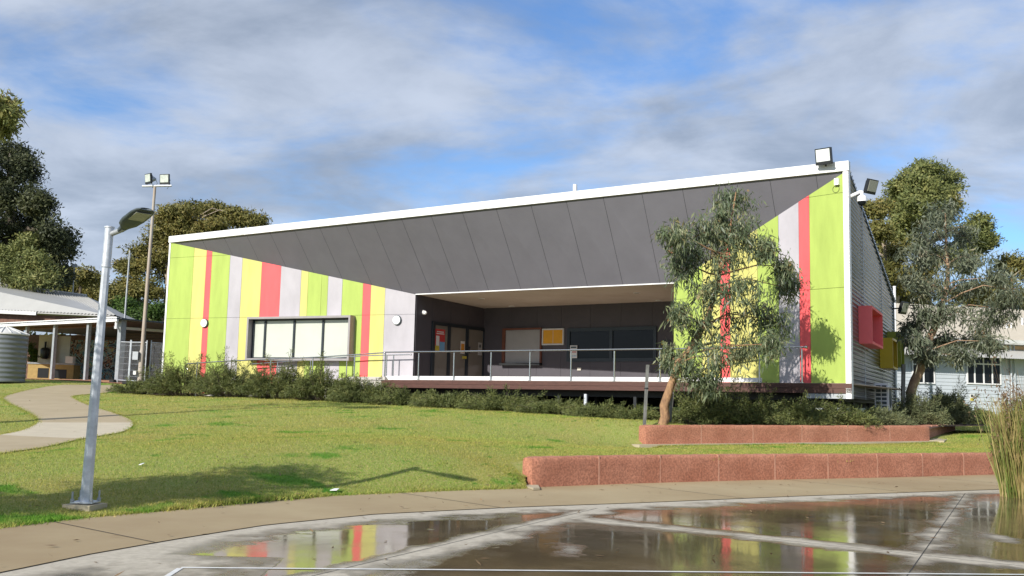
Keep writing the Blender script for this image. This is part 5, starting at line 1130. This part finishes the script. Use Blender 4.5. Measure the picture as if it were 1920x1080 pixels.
# reeds at right
def reeds(name, label, c, rx, ry, h, n, lm, seed, lean=.16, seeds=True):
    rng = np.random.RandomState(seed); root = thing(name, c, label, 'reeds'); az = rng.rand(n)*2*PI; rr_ = np.sqrt(rng.rand(n))
    b0 = np.c_[c[0]+rx*rr_*np.cos(az), c[1]+ry*rr_*np.sin(az), np.full(n, c[2])]; hh = h*(.45+.6*rng.rand(n)); d = np.c_[np.cos(az)*rr_*lean, np.sin(az)*rr_*lean, np.ones(n)]+rng.randn(n, 3)*.09
    d /= np.linalg.norm(d, axis=1, keepdims=True); sw_ = rng.randn(n, 3); s = np.cross(d, sw_); s /= np.linalg.norm(s, axis=1, keepdims=True); w0_ = (.0045+.0055*rng.rand(n))[:, None]; bend = rng.randn(n, 3)*.06*hh[:, None]; bend[:, 2] = -abs(bend[:, 2])*.5
    r0, r1 = b0-s*w0_, b0+s*w0_; m0, m1 = b0+d*hh[:, None]*.55-s*w0_*.8, b0+d*hh[:, None]*.55+s*w0_*.8; tip = b0+d*hh[:, None]+bend; t0, t1 = tip-s*w0_*.25, tip+s*w0_*.25
    Vv = np.stack([r0, r1, m1, m0, t1, t0], 1).reshape(-1, 3); o = np.arange(n)*6; Ff = np.concatenate([np.c_[o, o+1, o+2, o+3], np.c_[o+3, o+2, o+4, o+5]]); np_mesh('blades', Vv, Ff, lm, root)
    if seeds:
        k_ = rng.choice(n, n//9); C = np.repeat(tip[k_], 9, axis=0)+rng.randn(len(k_)*9, 3)*np.array([.025, .025, .10]); Vv, Ff = leaf_arrays(C, rng.randn(len(C), 3)+V(0, 0, .6), .05+.03*rng.rand(len(C)), np.full(len(C), .02), rng); tag(np_mesh('seed_heads', Vv, Ff, LM['seed'], root), kind='stuff')
    return root
LM['reed'] = leafmat('green_yellow_reeds', [(0, (.09, .15, .03)), (.4, (.20, .235, .055)), (.65, (.38, .31, .12)), (1, (.48, .35, .17))], .25, .55, 3)
LM['dryreed'] = leafmat('dry_brown_reeds', [(0, (.09, .055, .03)), (.5, (.20, .13, .07)), (1, (.34, .24, .13))], .2, .7, 3)
LM['seed'] = leafmat('brown_seed_heads', [(0, (.10, .06, .035)), (1, (.24, .16, .09))], .15, .7, 3)
rc_ = V(8.07, 15.83, ZP)
reeds('reed_clump', 'tall green and straw coloured reed clump at the right edge of the court', rc_, .41, .39, 1.56, 2200, LM['reed'], 70, .07)
reeds('reed_clump', 'dry brown grass clump behind the green reeds at the right edge', V(8.70, 16.07, ZP), .39, .39, 1.48, 1500, LM['dryreed'], 71, .3)
reeds('reed_clump', 'sparse taller reed stems with brown seed heads behind the green clump', V(8.74, 16.85, ZP), .43, .31, 2.2, 200, LM['dryreed'], 72, .08)
# low plants at the building foot right
for i, (px, py, Y_, lab) in enumerate(((1835, 790, 42.5, 'low dark hedge shrub at the foot of the weatherboard wall'), (1815, 792, 41.5, 'small rounded shrub left of the hedge by the weatherboard wall'))):
    c = at(px, py, Y_); c[2] = tz(c[:2])[0]; shrub('shrub', lab, c, .9, .5, .45, 90+i, LM['shrub'], nst=110, npl=70, leaf=(.12, .03), wild=.05)

# grass blades
rng = np.random.RandomState(5)
def in_poly(P, poly):
    x, y = P[:, 0], P[:, 1]; ins = np.zeros(len(P), bool); j = len(poly)-1
    for i in range(len(poly)):
        xi, yi = poly[i]; xj, yj = poly[j]; c = ((yi > y) != (yj > y)) & (x < (xj-xi)*(y-yi)/(yj-yi+1e-12)+xi); ins ^= c; j = i
    return ins
def scatter(n):
    u = rng.rand(n)*(len(fr)-1.001); i = u.astype(int); f_ = (u-i)[:, None]; t = rng.rand(n)**1.6*.55; t = t[:, None]
    return (fr[i]*(1-f_)+fr[i+1]*f_)*(1-t)+(bk[i]*(1-f_)+bk[i+1]*f_)*t
P = scatter(2200000); Yd = P[:, 1]; vis = (np.abs(P[:, 0]/Yd) < .56) & (Yd < 46) & (rng.rand(len(P)) < np.clip((17/Yd)**1.3, .1, 1))
P = P[vis]; P = P[~in_poly(P, PATHPOLY)]
bedpoly = np.array(frb+[tuple(p) for p in bkb[::-1]]); P = P[~in_poly(P, bedpoly)]
ftpoly = [tuple((uA-du*.35+nu_*.22)[:2]), tuple((uB+nu_*.22)[:2]), tuple((uC+nv_*.35)[:2]), tuple((uC-nv_*.5)[:2]), tuple((uB-du*.4-nu_*.6)[:2]), tuple((uA-du*.2-nu_*.38)[:2])]
P = P[~in_poly(P, np.array(ftpoly))]; P = P[~in_poly(P, np.array(plazaE+frontE[::-1]))]; P = P[~in_poly(P, np.array([tuple(q[:2]) for q in ftp]))]
P = P[:700000]; z = np.concatenate([tz(P[i:i+20000]) for i in range(0, len(P), 20000)])
n = len(P); hgt = .016+.018*rng.rand(n); sz = np.clip(P[:, 1]/18, .8, 2.2); az = rng.rand(n)*2*PI; wv = np.c_[np.cos(az), np.sin(az)]*(.0042*sz)[:, None]; ln = rng.randn(n, 2)*.016
Vv = np.stack([np.c_[P-wv, z-.004], np.c_[P+wv, z-.004], np.c_[P+ln, z+hgt*np.sqrt(sz)]], 1).reshape(-1, 3)
def grass_mat():
    m = LAWN.copy(); m.name = 'grass_blades'; t = m.node_tree; b = t.nodes['Principled BSDF']; src = b.inputs['Base Color'].links[0].from_socket
    for l in list(b.inputs['Normal'].links): t.links.remove(l)
    g_ = t.nodes.new('ShaderNodeNewGeometry'); r = t.nodes.new('ShaderNodeValToRGB'); t.links.new(g_.outputs['Random Per Island'], r.inputs[0]); e = r.color_ramp.elements
    e[0].color = (.75, .85, .7, 1); e[1].color = (1.9, 1.55, 1.5, 1); e.new(.7); e[1].color = (1.15, 1.2, 1.0, 1)
    x = t.nodes.new('ShaderNodeMix'); x.data_type = 'RGBA'; x.blend_type = 'MULTIPLY'; x.inputs[0].default_value = 1; t.links.new(src, x.inputs[6]); t.links.new(r.outputs[0], x.inputs[7]); t.links.new(x.outputs[2], b.inputs['Base Color'])
    b.inputs['Roughness'].default_value = .7
    tr = t.nodes.new('ShaderNodeBsdfTranslucent'); t.links.new(x.outputs[2], tr.inputs[0]); ms = t.nodes.new('ShaderNodeMixShader'); ms.inputs[0].default_value = .3; out = t.nodes['Material Output']
    t.links.new(b.outputs[0], ms.inputs[1]); t.links.new(tr.outputs[0], ms.inputs[2]); t.links.new(ms.outputs[0], out.inputs[0]); return m
tag(np_mesh('grass', Vv, np.arange(3*n).reshape(-1, 3), grass_mat()), kind='stuff')
def fringe(line, n, j, h0, nm):
    L = resample(line, 400); k_ = rng.randint(0, 399, n); f_ = rng.rand(n)[:, None]; Q = L[k_]*(1-f_)+L[k_+1]*f_+rng.randn(n, 2)*j*(.4+.9*np.sin(k_*.37)[:, None]**2); return Q
Q = np.concatenate([fringe(outerE, 9000, .05, .05, ''), fringe(Lw[8:], 5000, .05, .05, ''), fringe(Rw[8:], 5000, .05, .05, ''), fringe(np.array(wallB[1:])+np.array([-.05, .1]), 5000, .04, .05, ''), fringe([uA[:2]+nu_[:2]*.24, uB[:2]+nu_[:2]*.24], 5000, .03, .05, '')])
cl_ = scatter(260); cl_ = cl_[(cl_[:, 1] < 36) & (np.abs(cl_[:, 0]/cl_[:, 1]) < .55)]; cl_ = cl_[~in_poly(cl_, PATHPOLY)]; cl_ = cl_[~in_poly(cl_, bedpoly)]; cl_ = cl_[~in_poly(cl_, np.array(ftpoly))]
Q = np.concatenate([Q, np.repeat(cl_, 40, axis=0)+rng.randn(len(cl_)*40, 2)*.12])
zq = np.concatenate([tz(Q[i:i+20000]) for i in range(0, len(Q), 20000)]); zq = np.maximum(zq, ZP); m_ = len(Q); az = rng.rand(m_)*2*PI; wv = np.c_[np.cos(az), np.sin(az)]*.007; ln = rng.randn(m_, 2)*.03
V2 = np.stack([np.c_[Q-wv, zq-.005], np.c_[Q+wv, zq-.005], np.c_[Q+ln, zq+.025+.035*rng.rand(m_)]], 1).reshape(-1, 3)
tag(np_mesh('grass_tufts', V2, np.arange(3*m_).reshape(-1, 3), bpy.data.materials['grass_blades']), kind='stuff')
fl = np.concatenate([scatter(1500), np.c_[rng.uniform(-5, 10, 500), rng.uniform(6, 20, 500)]]); fl = fl[(fl[:, 1] < 34)]; zf_ = np.where(in_poly(fl, np.array(plazaE+frontE[::-1])), ZP+.03, np.where(in_poly(fl, np.array(plazaE+[(14, 2.4), (-5, 2.4)])), ZP+.006, tz(fl)+.035))
kk_ = len(fl); Vv, Ff = leaf_arrays(np.c_[fl, zf_], np.c_[rng.randn(kk_, 2), rng.randn(kk_)*.15], .05+.07*rng.rand(kk_), .012+.014*rng.rand(kk_), rng, flat=.2)
tag(np_mesh('fallen_leaves', Vv, Ff, LM['dryreed']), kind='stuff')
# litter
for (px, py, s_, lab) in ((627, 924, .055, 'white paper scrap at the lawn edge beside the footpath'), (265, 876, .025, 'tiny white scrap on the lawn right of the lamp post')):
    c = drop(px, py); m = MB(); m.prism([c+V(-s_, -.03, .03), c+V(s_*.7, -.05, .035), c+V(s_, .04, .05), c+V(-s_*.3, .06, .045)], ZZ*.006); tag(m.build('paper_scrap', MT['litter'], None, c), lab, 'litter')
print('grass', n, 'objects', len(bpy.data.objects))
